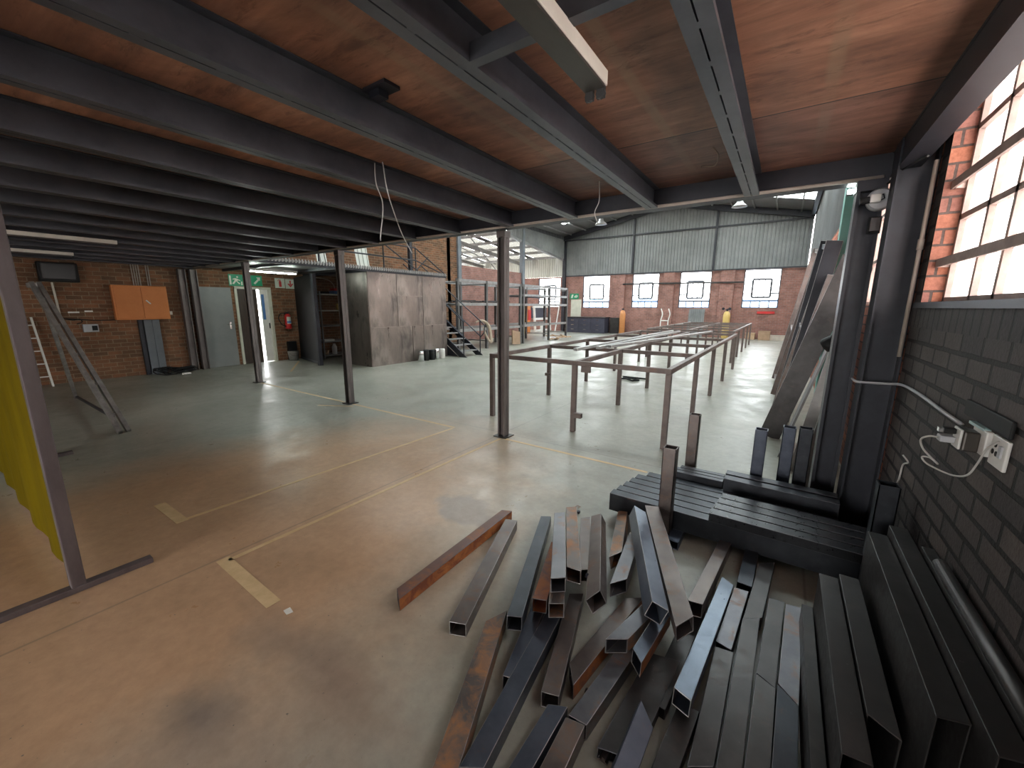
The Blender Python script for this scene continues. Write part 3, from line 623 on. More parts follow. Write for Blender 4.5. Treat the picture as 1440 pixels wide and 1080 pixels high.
m = MB(); m.rhs((-.195,.86,.06),(-.14,1.46,.06),.075,.06,(1,0,0),0,0,.004); single(m, 'steel_tube', MT['dull'], 'dull flat tube under the open end of the long blue tube', 'tube', 'loose cut lengths of square tube in the heap', bevel=.0025)
m = MB(); m.rhs((-.255,1.40,.05),(-.21,2.05,.05),.08,.05,(1,0,0),0,0,.004); single(m, 'steel_tube', MT['dull'], 'low brown tube lying beneath the mitred end of the broad grey brown tube', 'tube', 'loose cut lengths of square tube in the heap', bevel=.0025)
m = MB(); m.rhs((-.02,2.36,.076),(-.005,2.82,.076),.074,.076,(1,0,0),0,0,.004); single(m, 'steel_tube', MT['black'], 'dark tube in the shadow before the steel stack, behind the short scuffed tube', 'tube', 'loose cut lengths of square tube in the heap', bevel=.0025)
m = MB(); m.bar((-.36,1.12,.01),(-.31,1.62,.01),.012,.02); m.bar((-.36,1.12,.004),(-.31,1.62,.004),.03,.008); single(m, 'steel_strip', MT['brown'], 'thin angle strip lying left of the flat dark steel strip', 'strip')
for (x, y, z, l) in ((-.512,1.325,.0,'small dark bolt lying beside the deep slanted tube end'), (-.70,1.735,.215,'small dark bolt by the left edge of the diamond-ended tube')):
    t = thing('bolt', l, 'bolt', (x, y, z))
    m = MB(); m.tube([(x-.006,y,z+.014),(x+.008,y,z+.014)], .013, 6); part(m, 'bolt_head', MT['dark_steel'], t)
    m = MB(); m.tube([(x+.008,y,z+.014),(x+.028,y+.004,z+.014)], .008, 8); part(m, 'shank', MT['dull'], t)
m = MB(); m.tube([(-1.24,2.72,.004),(-1.225,2.76,.012),(-1.20,2.765,.006),(-1.21,2.74,.004)], .003, 5); single(m, 'wire_scrap', MT['wire'], 'tiny twisted wire on the floor behind the tube pile', 'scrap')
m = MB(); m.box(-1.19,-1.165,2.66,2.685,0,.02); single(m, 'metal_scrap', MT['dark_steel'], 'tiny dark nut on the floor behind the topmost tubes', 'scrap')
m = MB(); m.poly([(-2.035,.84,.001),(-1.995,.835,.001),(-1.985,.865,.001),(-2.03,.872,.001)], (0,0,.004)); single(m, 'paper_scrap', MT['white'], 'small white paper scrap on the floor by the tape end', 'scrap')

# ------------------------------------------------------------------ steel on the floor along the right wall
def long_box(name, mat, label, x0, x1, y0, y1, z0, z1, near=0, cat='tube', grp='long dark steel lengths along the right wall'):
    m = MB(); m.rhs(((x0+x1)/2, y0, z1), ((x0+x1)/2, y1, z1), x1 - x0, z1 - z0, (1,0,0), near, 0, .005); return single(m, name, MT[mat], label, cat, grp, bevel=.003)
long_box('steel_channel', 'shade', 'deep dark steel channel standing right of the flat row of tubes', .275, .347, 1.30, 2.25, 0, .34, .1, 'channel')
long_box('steel_channel', 'shade', 'dark steel channel with slanted near end, second in from the flat row', .352, .425, 1.45, 2.28, 0, .35, -.7, 'channel')
long_box('steel_channel', 'shade', 'low black steel length lying in the gap at the wall side of the flat row', .225, .268, 1.1, 2.2, 0, .18, 0, 'channel')
long_box('steel_channel', 'shade', 'tall brown steel channel, third from the flat row, beside the wall stack', .457, .53, 1.38, 2.46, 0, .52, .3, 'channel')
long_box('steel_channel', 'shade', 'broad dark steel channel next to the wall, carrying the round tube', .534, .60, 1.28, 2.5, 0, .56, .3, 'channel')
long_box('steel_channel', 'shade', 'last dark steel channel pressed against the black brick wall', .605, .645, 1.1, 2.3, 0, .58, 0, 'channel')
m = MB(); m.tube([(.618,2.12,.603),(.618,.9,.603)], .022, 14); single(m, 'round_tube', MT['dull'], 'round steel tube lying along the foot of the black brick wall', 'tube', smooth=True)

# ------------------------------------------------------------------ stillage with stacked black rails
st = thing('stillage', 'low steel stillage with upright open stub posts holding the stacked black rails', 'stillage', (0,3.2,0))
for x, ye in ((-.46, 3.80), (.50, 3.42)):
    m = MB(); m.rhs((x,2.60,.06),(x,ye,.06),.085,.06,(1,0,0),0,0,.005); part(m, 'bearer', MT['blue'], st, bevel=.002)
for x, y, zt, mk, lab in ((-.535,2.70,.675,'brown','rust topped post'), (-.555,3.70,.675,'brown','post with white chalk marks'), (-.05,3.58,.66,'blue','blue grey post'), (.13,3.70,.68,'blue','dark post'), (.232,3.66,.70,'black','black post'), (.545,2.70,.70,'black','black post')):
    m = MB(); m.rhs((x,y-.042,zt),(x,y+.042,zt),.084,.005,(1,0,0)); 
    m = MB(); w = .042; t_ = .005
    for a, b_, c, d_ in ((-w,w,-w,-w+t_), (-w,w,w-t_,w), (-w,-w+t_,-w,w), (w-t_,w,-w,w)): m.box(x+a, x+b_, y+c, y+d_, .0 if abs(x) < .4 else .06, zt)
    part(m, 'stub_post', MT[mk], st, lab)
RG = 'black steel rails stacked on the stillage'
ords = ['front', 'second', 'third', 'fourth', 'fifth', 'rearmost']
for i in range(6):
    y = 2.80 + .098*i; x0 = -.96 + .018*i + (.05 if i == 5 else 0)
    m = MB(); m.rhs((x0,y,.2),(.60 if y < 3.2 else .45,y - .02,.2),.084,.139,(0,1,0),0,0,.005)
    single(m, 'steel_rail', MT['black'], '%s black rail of the lower layer, counted from the tube pile, left end showing' % ords[i], 'rail', RG, bevel=.004, edge=MT['edgedark'])
for i in range(4):
    y = 2.775 + .098*i
    m = MB(); m.rhs((-.27 + .012*i,y,.262),(.60,y - .02,.262),.084,.06,(0,1,0),0,0,.005)
    single(m, 'steel_rail', MT['blackshiny'], '%s shiny black rail of the raised right-hand layer, counted from the tube pile' % ords[i], 'rail', RG, bevel=.004, edge=MT['edgedark'])
for i in range(3):
    y = 3.375 + .062*i
    m = MB(); m.rhs((-.66 + .03*i,y,.25),(-.26,y-.004,.25),.050,.189,(0,1,0),0,0,.004)
    single(m, 'steel_rail', MT['black'], '%s narrow short black rail at the back left of the stack' % ['nearest', 'middle', 'farthest'][i], 'rail', RG, bevel=.003, edge=MT['edgedark'])
for i in range(2):
    y = 3.34 + .115*i
    m = MB(); m.rhs((-.25,y,.30),(.45,y - .02,.30),.085,.239,(0,1,0),0,0,.005)
    single(m, 'steel_rail', MT['black'], ['tall black rail behind the shiny raised rails', 'rearmost tall black rail of the stack, next to the blue grey post'][i], 'rail', RG, bevel=.004, edge=MT['edgedark'])

# ------------------------------------------------------------------ long table frames
def table(label, x0, xm, x1, ys, zt, skip=()):
    t = thing('table_frame', label, 'table frame', ((x0+x1)/2, (ys[0]+ys[-1])/2, 0), 'long welded table frames')
    for x in (x0, xm, x1):
        m = MB(); m.bar((x, ys[0]-.03, zt-.03), (x, ys[-1]+.03, zt-.03), .06, .06); part(m, 'long_rail', MT['tablesteel'], t, bevel=.004)
    for y in ys:
        for a, b_ in ((x0, xm), (xm, x1)):
            m = MB(); m.bar((a+.03, y, zt-.03), (b_-.03, y, zt-.03), .05, .058); part(m, 'cross_rail', MT['tablesteel'], t, bevel=.004)
    for x in (x0, xm, x1):
        for y in ys:
            m = MB(); m.box(x-.03, x+.03, y-.03, y+.03, 0, zt-.06); part(m, 'leg', MT['tablesteel'], t, bevel=.003)
    return t
tb = table('long rusty brown table frame without a top, nearest the tape corner column', -3.44, -2.13, -.99, [4.56, 6.27, 7.95, 9.70, 11.75], .93)
m = MB(); m.rhs((-2.09,4.50,.27),(-1.99,4.50,.27),.06,.06,(0,1,0),0,0,.005); part(m, 'stub', MT['tablesteel'], tb)
m = MB(); m.rhs((-3.40,6.22,.42),(-3.48,6.22,.42),.06,.05,(0,1,0),0,0,.005); part(m, 'stub', MT['tablesteel'], tb)
m = MB(); m.box(-2.02,-1.90,4.50,4.53,.80,.88); part(m, 'bracket', MT['tablesteel'], tb)
table('second long table frame farther off, in line behind the first, towards the windows', -3.60, -2.38, -1.17, [13.08, 14.8, 16.6, 18.35, 20.02], .93)
for i, (p, q, l) in enumerate((((-2.60,5.55,.955),(-2.52,11.6,.955),'leftmost loose pale grey rail laid lengthwise on the first table frame'),
    ((-2.42,6.0,.955),(-2.30,11.4,.955),'middle loose pale grey rail laid lengthwise on the first table frame'),
    ((-2.34,6.3,.955),(-1.58,11.85,.955),'loose pale grey rail lying at a slant across the first table frame'))):
    m = MB(); m.bar(p, q, .06, .045); single(m, 'loose_rail', MT['railsteel'], l, 'rail', 'loose rails on the table frame', bevel=.004)
m = MB()
m.tube([(-2.9,8.6,.02),(-2.7,8.75,.025),(-2.5,8.65,.02),(-2.6,8.5,.02),(-2.85,8.7,.03),(-2.95,8.9,.02),(-2.4,8.9,.02)], .018, 6); single(m, 'cable_coil', MT['rubber'], 'small dark hose lying on the floor under the first table frame', 'hose')

# ------------------------------------------------------------------ leaning frames on the right side
def frame(label, pts, w, d, bars, mat):
    """two stiles (bottom, top) joined by bars at given heights"""
    t = thing('leaning_truss', label, 'frame', ((pts[0][0][0]+pts[1][0][0])/2, (pts[0][0][1]+pts[1][0][1])/2, 0), 'steel frames leaning on the right wall')
    P = [(Vector(a), Vector(b)) for a, b in pts]
    for a, b_ in P:
        m = MB(); m.bar(a, b_, w, d, (1,0,.2)); part(m, 'stile', mat, t, bevel=.006, edge=MT['edge'])
    for k in bars:
        m = MB(); m.bar(P[0][0].lerp(P[0][1], k), P[1][0].lerp(P[1][1], k), d*.6, w*.9); part(m, 'crossbar', mat, t, bevel=.006, edge=MT['edge'])
    return t
frame('tall leaning steel frame nearest the far windows, pale edges', [((.0,10.5,.03),(.43,10.9,2.82)), ((.03,8.55,.03),(.43,8.6,2.55))], .08, .19, [.03,.42,.985], MT['tablesteel'])
frame('dark leaning steel frame in front of the teal pillar', [((.10,8.1,.03),(.42,8.15,2.62)), ((.12,6.6,.03),(.43,6.9,2.46))], .08, .18, [.03,.5,.97], MT['dark_steel'])
frame('shorter brown leaning steel frame before the dark leaning frame', [((.06,7.6,.03),(.42,7.7,2.12)), ((.10,6.5,.03),(.46,6.55,2.0))], .07, .15, [.04,.55,.98], MT['brown'])
m = MB(); m.bar((.0,5.75,.01),(.56,5.80,2.15), .05, .22, (1,0,-.26)); single(m, 'leaning_board', MT['dull'], 'wide brown plank leaning at a slant against the right wall behind the blue post', 'plank')
m = MB(); m.poly([(.10,4.95,.02),(.14,5.65,.02),(.52,5.6,1.62),(.50,4.9,1.72)], (.02,0,.004)); single(m, 'leaning_sheet', simple('dusty grey sheet', (.16,.16,.16), (.32,.32,.32), 3, .5, .3, 0, (1,1,.3)), 'dusty grey sheet leaning right of the wide brown plank', 'sheet')
m = MB(); m.bar((.24,4.6,.01),(.54,4.75,1.95), .03, .10, (1,0,0)); single(m, 'leaning_board', MT['rack'], 'narrow pale grey plank leaning beside the dusty sheet', 'plank')
m = MB(); m.bar((.30,4.25,.01),(.50,4.4,1.5), .03, .08, (1,0,0)); single(m, 'leaning_board', MT['alu'], 'thin light strip leaning close behind the dark column by the stack', 'plank')
m = MB(); m.lathe((.30,4.35,1.26), [(.0,0),(.05,.006),(.065,.03),(.06,.10),(.035,.14),(.04,.24),(.03,.27),(.0,.275)], 14); o = single(m, 'grinder', MT['rubber'], 'black tool hanging among the leaning planks beside the dark column', 'tool', smooth=True)
o.rotation_euler = (0, .9, 0)

# ------------------------------------------------------------------ right wall: socket, charger, cables
t = thing('wall_socket', 'cream wall socket plate with round holes and switch on the black brick wall', 'socket', (XW, 1.95, 1.07))
m = MB(); m.box(XW-.012, XW-.001, 1.895, 2.01, 1.075, 1.178); part(m, 'plate', MT['white'], t, bevel=.004)
m = MB()
for y, z in ((1.972,1.148), (1.985,1.122), (1.958,1.120)): m.tube([(XW-.0135,y,z),(XW-.010,y,z)], .009, 12)
part(m, 'socket_holes', MT['rubber'], t)
m = MB(); m.box(XW-.018, XW-.011, 1.915, 1.935, 1.115, 1.155); part(m, 'switch', MT['greyplastic'], t)
m = MB(); m.box(XW-.012, XW-.001, 1.90, 2.30, 1.185, 1.245); single(m, 'trunking', MT['rubber'], 'black trunking strip on the brick wall above the socket', 'trunking', bevel=.004)
t = thing('double_adaptor', 'grey plug adaptor block with charger plugs, left of the cream socket plate', 'adaptor', (XW-.05, 2.14, 1.06))
m = MB(); m.box(XW-.02, XW-.001, 2.03, 2.15, 1.085, 1.175); part(m, 'plate', MT['white'], t, bevel=.004)
m = MB(); m.box(XW-.062, XW-.02, 2.065, 2.14, 1.085, 1.16); part(m, 'body', MT['lampdirt_shadow'], t, bevel=.006)  # dark lamp tone paints the shadow on the grey adaptor body
m = MB(); m.box(XW-.07, XW-.062, 2.075, 2.145, 1.088, 1.163); part(m, 'front_plate', MT['white'], t, bevel=.003)
m = MB(); m.box(XW-.02, XW-.002, 2.06, 2.20, 1.168, 1.178); part(m, 'pale_strip', simple('pale blue plastic', (.55,.75,.75), None, rough=.4), t)
t = thing('usb_charger', 'black usb stick charger pointing out of the plug adaptor', 'charger', (XW-.15, 2.12, 1.14))
m = MB(); m.box(XW-.105, XW-.071, 2.105, 2.135, 1.137, 1.157); part(m, 'body', MT['rubber'], t, bevel=.003)
m = MB(); m.box(XW-.118, XW-.105, 2.11, 2.13, 1.139, 1.155); part(m, 'plug', MT['chrome'], t)
t = thing('phone_charger', 'silver charger brick with white cable plugged into the adaptor', 'charger', (XW-.15, 2.12, 1.1))
m = MB(); m.box(XW-.112, XW-.071, 2.10, 2.145, 1.102, 1.126); part(m, 'body', MT['greyplastic'], t, bevel=.004)
def sm(pts, k=6):
    """smooth curve through pts"""
    P = [Vector(p) for p in pts]; P = [P[0]*2 - P[1]] + P + [P[-1]*2 - P[-2]]; out = []
    for i in range(1, len(P)-2):
        for j in range(k):
            s = j/k; a, b_, c, d_ = P[i-1], P[i], P[i+1], P[i+2]
            out.append(.5*((2*b_) + (c-a)*s + (2*a-5*b_+4*c-d_)*s*s + (3*b_-a-3*c+d_)*s**3))
    return out + [P[-2]]
m = MB(); m.tube(sm([(.538,2.122,1.114),(.515,2.13,1.112),(.50,2.15,1.09),(.515,2.17,1.05),(.545,2.18,1.015),(.565,2.17,.995),(.545,2.19,1.01),(.53,2.22,1.0),(.545,2.2,.98),(.59,2.12,.975),(.615,2.06,1.0),(.625,2.03,1.06),(.628,2.0,1.12),(.635,1.95,1.165)]), .0035, 6); part(m, 'cable', MT['cable'], t, smooth=True)
m = MB(); m.tube(sm([(.618,2.22,1.155),(.63,2.5,1.148),(.635,2.9,1.152),(.63,3.25,1.145),(.60,3.44,1.12),(.455,3.45,1.115),(.45,3.7,1.10),(.46,4.3,1.06),(.55,5.1,.98)]), .008, 8); single(m, 'cable_conduit', MT['greyplastic'], 'pale grey cable running along the black wall from the adaptor past the stanchion', 'cable', smooth=True)
m = MB(); m.tube(sm([(.58,2.72,.86),(.60,2.70,.83),(.60,2.78,.79),(.60,2.80,.70),(.58,2.78,.6),(.56,2.74,.55)]), .004, 6); single(m, 'loose_cable', MT['cable'], 'thin cable hanging low in front of the black wall above the steel stack', 'cable', smooth=True)
m = MB(); m.tube([(.618,3.40,2.43),(.618,3.40,1.3)], .011, 8); m.tube([(.618,3.40,2.0),(.618,3.40,1.94)], .016, 8); single(m, 'conduit_pipe', MT['tan'], 'vertical grey conduit pipe on the stanchion beside the window reveal', 'pipe', smooth=True)
t = thing('round_fitting', 'round pale grey electrical fitting with white box and black plug high on the dark column', 'light fitting', (.42,3.62,2.25))
m = MB(); m.tube([(.43,3.695,2.30),(.43,3.66,2.30),(.43,3.645,2.30)], [.07,.07,.06], 28); part(m, 'disc', MT['greyplastic'], t)
m = MB(); m.box(.375,.43,3.60,3.648,2.275,2.325); part(m, 'terminal_box', MT['white'], t, bevel=.004)
m = MB(); m.tube([(.375,3.62,2.295),(.325,3.62,2.29)], .022, 12); part(m, 'plug', MT['rubber'], t)
m = MB(); m.tube([(.42,3.64,2.31),(.44,3.63,2.325),(.45,3.64,2.30),(.43,3.64,2.29)], .004, 6); part(m, 'lead', MT['dark_steel'], t)
t = thing('junction_box', 'small dark junction box below the round fitting on the dark column', 'box', (.43,3.66,2.10))
m = MB(); m.box(.40,.455,3.655,3.698,2.10,2.19); part(m, 'body', MT['dull'], t, bevel=.004)
m = MB(); m.box(.392,.462,3.69,3.699,2.09,2.20); part(m, 'back_plate', MT['rubber'], t)
t = thing('floodlight', 'small lit floodlight shining under the end of the mezzanine beam', 'floodlight', (.30,3.92,2.40))
m = MB(); m.box(.27,.33,3.90,3.94,2.40,2.44); part(m, 'housing', MT['dark_steel'], t)
m = MB(); m.box(.275,.325,3.895,3.90,2.405,2.435); part(m, 'lens', emit('floodlight glow', (.85,1,.93), 60), t, 'bright white lens')
# conduit along the mezzanine edge
m = MB(); m.tube([(-12.1,3.728,2.452),(-6,3.728,2.45),(.44,3.728,2.452)], .013, 8); single(m, 'edge_conduit', MT['tan'], 'long tan conduit running along the lower edge of the mezzanine beam', 'conduit', smooth=True)
m = MB(); m.tube(sm([(.43,3.72,2.44),(.46,3.70,2.40),(.50,3.55,2.44),(.56,3.3,2.435)]), .008, 8); single(m, 'bent_conduit', MT['dull'], 'bent pale conduit joining the beam corner above the round fitting', 'conduit', smooth=True)
# ------------------------------------------------------------------ floor tape
def tape(label, pts, w):
    m = MB()
    P = [Vector((a, b_, 0)) for a, b_ in pts]
    for i in range(len(P)-1):
        d = (P[i+1]-P[i]).normalized(); s = Vector((-d.y, d.x, 0)) * w/2
        m.poly([P[i]-s+Vector((0,0,.0005)), P[i+1]-s+Vector((0,0,.0005)), P[i+1]+s+Vector((0,0,.0005)), P[i]+s+Vector((0,0,.0005))], (0,0,.0012))
    return single(m, 'floor_tape', MT['tape'], label, 'tape', 'tan tape lines on the floor')
tape('long tan tape line from the rust stained column towards the camera', [(-2.765,.86),(-2.73,3.78)], .035)
tape('wide short tan tape strip at the near end of the long tape line', [(-2.81,.845),(-2.13,.835)], .075)
tape('second long tan tape line, parallel and farther left', [(-3.60,.90),(-3.50,3.75)], .035)
tape('short wide tan tape strip at the near end of the farther tape line', [(-4.06,.855),(-3.57,.865)], .075)
tape('tan tape line on the right running from the column to the black stack', [(-2.70,3.80),(-.95,3.78)], .04)
tape('tan tape line joining the columns along the mezzanine edge', [(-8.95,3.80),(-3.5,3.79)], .04)
tape('short faint tape piece beside the column in front of the booth', [(-6.15,3.42),(-5.62,3.70)], .04)
tape('faint tape line on the floor before the black partition', [(-11.6,6.0),(-9.9,4.9)], .05)

# ------------------------------------------------------------------ yellow welding screen
t = thing('welding_screen', 'yellow screen in a brown steel frame at the left edge', 'screen', (-4.7,.26,0))
m = MB(); m.box(-3.215,-3.135,.235,.295,.0,2.42); part(m, 'post', MT['brownsteel'], t, bevel=.005)
m = MB(); m.box(-6.3,-6.24,.16,.22,0,2.42); part(m, 'post', MT['brownsteel'], t, bevel=.005)
m = MB(); m.box(-3.19,-3.13,-.75,.585,0,.035); part(m, 'foot', MT['brownsteel'], t, bevel=.004)
m = MB(); m.box(-6.3,-6.24,-.35,.7,0,.035); part(m, 'foot', MT['brownsteel'], t, bevel=.004)
m = MB(); m.bar((-3.2,.262,2.39),(-6.26,.19,2.39),.05,.05); part(m, 'top_rail', MT['brownsteel'], t)
m = MB()
k = 24; pts = []
for i in range(k+1):
    s = i/k; pts.append((-3.215 - 3.03*s, .262 - .072*s + .012*math.sin(s*31)))
vs = []
for x, y in pts: vs += [(x, y, .045), (x, y, 2.37), (x, y - .004, .045), (x, y - .004, 2.37)]
fs = []
for i in range(k):
    a = 4*i; fs += [(a, a+4, a+5, a+1), (a+2, a+3, a+7, a+6), (a, a+2, a+6, a+4), (a+1, a+5, a+7, a+3)]
m.add(vs, fs); part(m, 'panel', MT['yellow'], t, 'yellow sheet')

# ------------------------------------------------------------------ trestle ladder, wall ladder and wall things on the left
t = thing('trestle', 'folding aluminium trestle with scuffed rails behind the yellow screen', 'trestle', (-8.4,.95,0))
apex = Vector((-8.35,.95,1.86))
for x, ys_ in ((-6.80, (1.27, 1.19)), (-10.0, (1.29,))):
    for y in ys_:
        m = MB(); m.bar((x, y, .0), apex + Vector(((-.10 if x < -8 else .10), (y - 1.27)*.8, 0)), .045, .11 if x > -8 else .06, (1,0,0)); part(m, 'rail', MT['alu'], t, bevel=.003)
for k in (.12, .32, .52, .72, .9):
    p = Vector((-6.80, 1.27, 0)).lerp(apex + Vector((.1,0,0)), k); m = MB(); m.bar(p, p - Vector((0,.08,0)), .03, .03); part(m, 'rung', MT['alu'], t)
m = MB(); m.bar((-10.0,1.29,.04),(-7.2,1.22,.14),.03,.03); part(m, 'spreader', MT['dark_steel'], t)
m = MB(); m.box(-8.5,-8.2,.86,.97,1.82,1.88); part(m, 'hinge_plate', MT['alu'], t)
t = thing('wall_ladder', 'slim white ladder leaning on the brick wall behind the trestle', 'ladder', (-12.0,1.1,0))
for y in (1.26, .85):
    m = MB(); m.bar((-11.85,y,0),(-12.15,y-.06,1.35),.03,.02); part(m, 'rail', MT['white'], t)
for k in range(5):
    z = .2 + .25*k; x = -11.85 - .3*z/1.35; m = MB(); m.bar((x,1.26-.04*z,z),(x,.85-.04*z,z),.02,.02); part(m, 'rung', MT['white'], t)
t = thing('wall_monitor', 'old black monitor in a bracket high on the left brick wall', 'monitor', (-12.0,1.68,2.03))
m = MB(); m.box(-12.16,-12.02,1.40,1.95,2.04,2.42); part(m, 'housing', MT['rubber'], t, bevel=.02)
m = MB(); m.box(-12.022,-12.012,1.45,1.90,2.10,2.38); part(m, 'screen', MT['darkglass'], t)
m = MB(); m.box(-12.2,-12.14,1.55,1.8,2.1,2.35); part(m, 'bracket', MT['dark_steel'], t)
t = thing('distribution_board', 'orange two-door electrical cabinet on the left brick wall', 'electrical cabinet', (-12.1,2.86,1.27))
m = MB(); m.box(-12.199,-12.06,2.39,3.33,1.27,2.02); part(m, 'housing', MT['orange'], t, bevel=.006)
for a, b_ in ((2.42,2.86),(2.868,3.30)):
    m = MB(); m.box(-12.06,-12.045,a,b_,1.30,1.99); dr = part(m, 'door', MT['orange'], t, bevel=.004)
m = MB(); m.bar((-12.035,2.93,1.70),(-12.035,3.0,1.62),.02,.025); part(m, 'handle', MT['white'], dr, 'pale turn handle')
for y in (2.80,2.84,2.88,2.92,3.05,3.09):
    m = MB(); m.tube([(-12.18,y,2.02),(-12.18,y,2.59)], .011, 8)
    single(m, 'conduit_pipe', MT['tan'], 'thin pale conduit pipe rising from the top of the orange cabinet', 'conduit', 'conduits above the orange cabinet')
m = MB(); m.box(-12.199,-12.12,2.75,2.82,0,1.262); single(m, 'cable_duct', MT['dark_steel'], 'narrow dark duct left of the grey cable duct below the orange cabinet', 'duct')
m = MB(); m.box(-12.199,-12.10,2.84,2.98,0,1.262); m.box(-12.199,-12.10,2.985,3.12,0,1.262); single(m, 'cable_duct', simple('blue grey duct', (.11,.125,.14), (.15,.165,.18), 3, .5), 'grey cable duct running from the orange cabinet to the floor', 'duct', bevel=.005)
m = MB(); m.box(-12.199,-12.18,3.36,3.41,1.37,1.45); single(m, 'wall_switch', MT['white'], 'small white switch right of the orange cabinet', 'switch')
m = MB(); m.bar((-12.17,1.57,2.03),(-12.17,1.59,1.33),.04,.03); single(m, 'cable_cover', MT['cream'], 'pale vertical cable cover under the black monitor', 'cable cover')
for a, b_, z, l in ((1.71,1.87,1.44,'left one of two short white strips on the brick wall'),(1.95,2.07,1.46,'right one of two short white strips, nearer the orange cabinet')):
    m = MB(); m.box(-12.199,-12.175,a,b_,z-.015,z+.015); single(m, 'wall_strip', MT['white'], l, 'strip')
t = thing('switch_box', 'grey switch box with black socket on the brick wall below the white strips', 'switch box', (-12.15,1.98,1.02))
m = MB(); m.box(-12.199,-12.11,1.87,2.10,1.03,1.19); part(m, 'housing', MT['greyplastic'], t, bevel=.006)
m = MB(); m.box(-12.11,-12.09,2.0,2.08,1.06,1.16); part(m, 'socket', MT['rubber'], t)
m = MB(); m.tube(sm([(-12.18,1.60,1.33),(-12.17,1.75,1.28),(-12.17,1.85,1.30),(-12.17,1.88,1.24),(-12.17,1.80,1.2)]), .008, 6); m.tube(sm([(-12.18,1.65,1.31),(-12.18,2.1,1.27),(-12.18,2.45,1.27)]), .010, 6); single(m, 'wall_cable', MT['rubber'], 'dark cable drooping along the brick wall to the switch box', 'cable', smooth=True)
# coil of cable on the floor
t = thing('cable_coil', 'tangled black cable coil with pale plug on the floor by the left stanchions', 'cable coil', (-11.75,3.2,0))
m = MB(); pts = []
for i in range(110):
    a = i*.5; r = .20 + .13*math.sin(i*.37) ; pts.append((-11.8 + r*math.cos(a)*.8, 3.2 + r*math.sin(a)*1.25, .03 + .10*abs(math.sin(i*.21)) + .03*math.sin(i)))
m.tube(pts, .013, 6); part(m, 'cable', MT['rubber'], t, smooth=True)
m = MB(); m.tube([(-11.42,3.2,.03),(-11.40,3.36,.03)], .024, 10); part(m, 'plug', MT['white'], t)

# ------------------------------------------------------------------ signs by the doors
def sign(name, label, y0, y1, z0, z1, X, parts_):
    t = thing(name, label, 'sign', (X, (y0+y1)/2, z0))
    m = MB(); m.box(X-.004, X, y0, y1, z0, z1); part(m, 'plate', parts_[0], t)
    def P(u, v): return (X + .0015, y0 + (y1-y0)*u, z0 + (z1-z0)*v)
    for nm, mt, polys in parts_[1:]:
        m = MB()
        for pl in polys: m.poly([P(*q) for q in pl], (.0015,0,0))
        part(m, nm, mt, t)
    return t
def R(u0,u1,v0,v1): return [(u0,v0),(u1,v0),(u1,v1),(u0,v1)]
def disc(cu,cv,ru,rv,n=14): return [(cu+ru*math.cos(2*math.pi*i/n), cv+rv*math.sin(2*math.pi*i/n)) for i in range(n)]
sign('exit_sign', 'green and white emergency sign above the grey door', 4.68, 5.02, 2.10, 2.40, -12.17, [MT['signgreen'],
    ('symbol', MT['signwhite'], [disc(.62,.78,.07,.07), [(.42,.68),(.66,.62),(.60,.40),(.40,.44)], [(.30,.62),(.45,.66),(.42,.58),(.28,.52)], [(.62,.60),(.82,.52),(.80,.45),(.60,.52)], [(.40,.44),(.52,.42),(.34,.16),(.22,.20)], [(.52,.42),(.60,.40),(.80,.22),(.70,.16)], R(.06,.18,.12,.88), R(.85,.94,.10,.40)])])
sign('exit_sign', 'green running arrow sign half hidden behind the column, above the white doorway', 5.18, 5.50, 2.12, 2.40, -12.17, [MT['signgreen'],
    ('arrow', MT['signwhite'], [[(.30,.25),(.42,.15),(.80,.60),(.68,.70)], [(.55,.82),(.88,.85),(.84,.48)]])])
sign('extinguisher_sign', 'pale sign with red fire extinguisher symbol, left one of the pair', 5.83, 6.10, 2.09, 2.36, -12.15, [MT['signwhite'],
    ('symbol', MT['signred'], [R(.40,.66,.12,.66), disc(.53,.66,.13,.06), R(.48,.58,.70,.80), R(.34,.62,.80,.86), [(.34,.86),(.28,.70),(.33,.70),(.40,.82)]])])
sign('arrow_sign', 'pale sign with red downward arrow beside the extinguisher symbol sign', 6.12, 6.40, 2.08, 2.35, -12.15, [MT['signwhite'],
    ('arrow', MT['signred'], [R(.43,.57,.40,.86), [(.20,.50),(.50,.14),(.80,.50),(.68,.56),(.50,.36),(.32,.56)]])])
t = thing('fire_extinguisher', 'red fire extinguisher with black hose and label hanging on the brick wall', 'fire extinguisher', (-12.1,6.06,.92))
m = MB(); m.lathe((-12.1,6.06,.92), [(.0,0),(.075,.003),(.085,.02),(.085,.36),(.07,.41),(.03,.435),(.0,.44)], 20); part(m, 'cylinder', MT['red'], t, smooth=True)
m = MB(); m.box(-12.12,-12.08,6.03,6.09,1.355,1.39); m.bar((-12.1,6.06,1.39),(-12.08,5.98,1.42),.02,.012); m.bar((-12.1,6.06,1.40),(-12.08,6.12,1.415),.02,.012); part(m, 'valve', MT['dark_steel'], t)
m = MB(); m.tube(sm([(-12.09,6.0,1.38),(-12.09,5.86,1.36),(-12.09,5.80,1.22),(-12.09,5.88,1.05),(-12.07,5.98,1.0)]), .013, 8); part(m, 'hose', MT['rubber'], t, smooth=True)
m = MB()
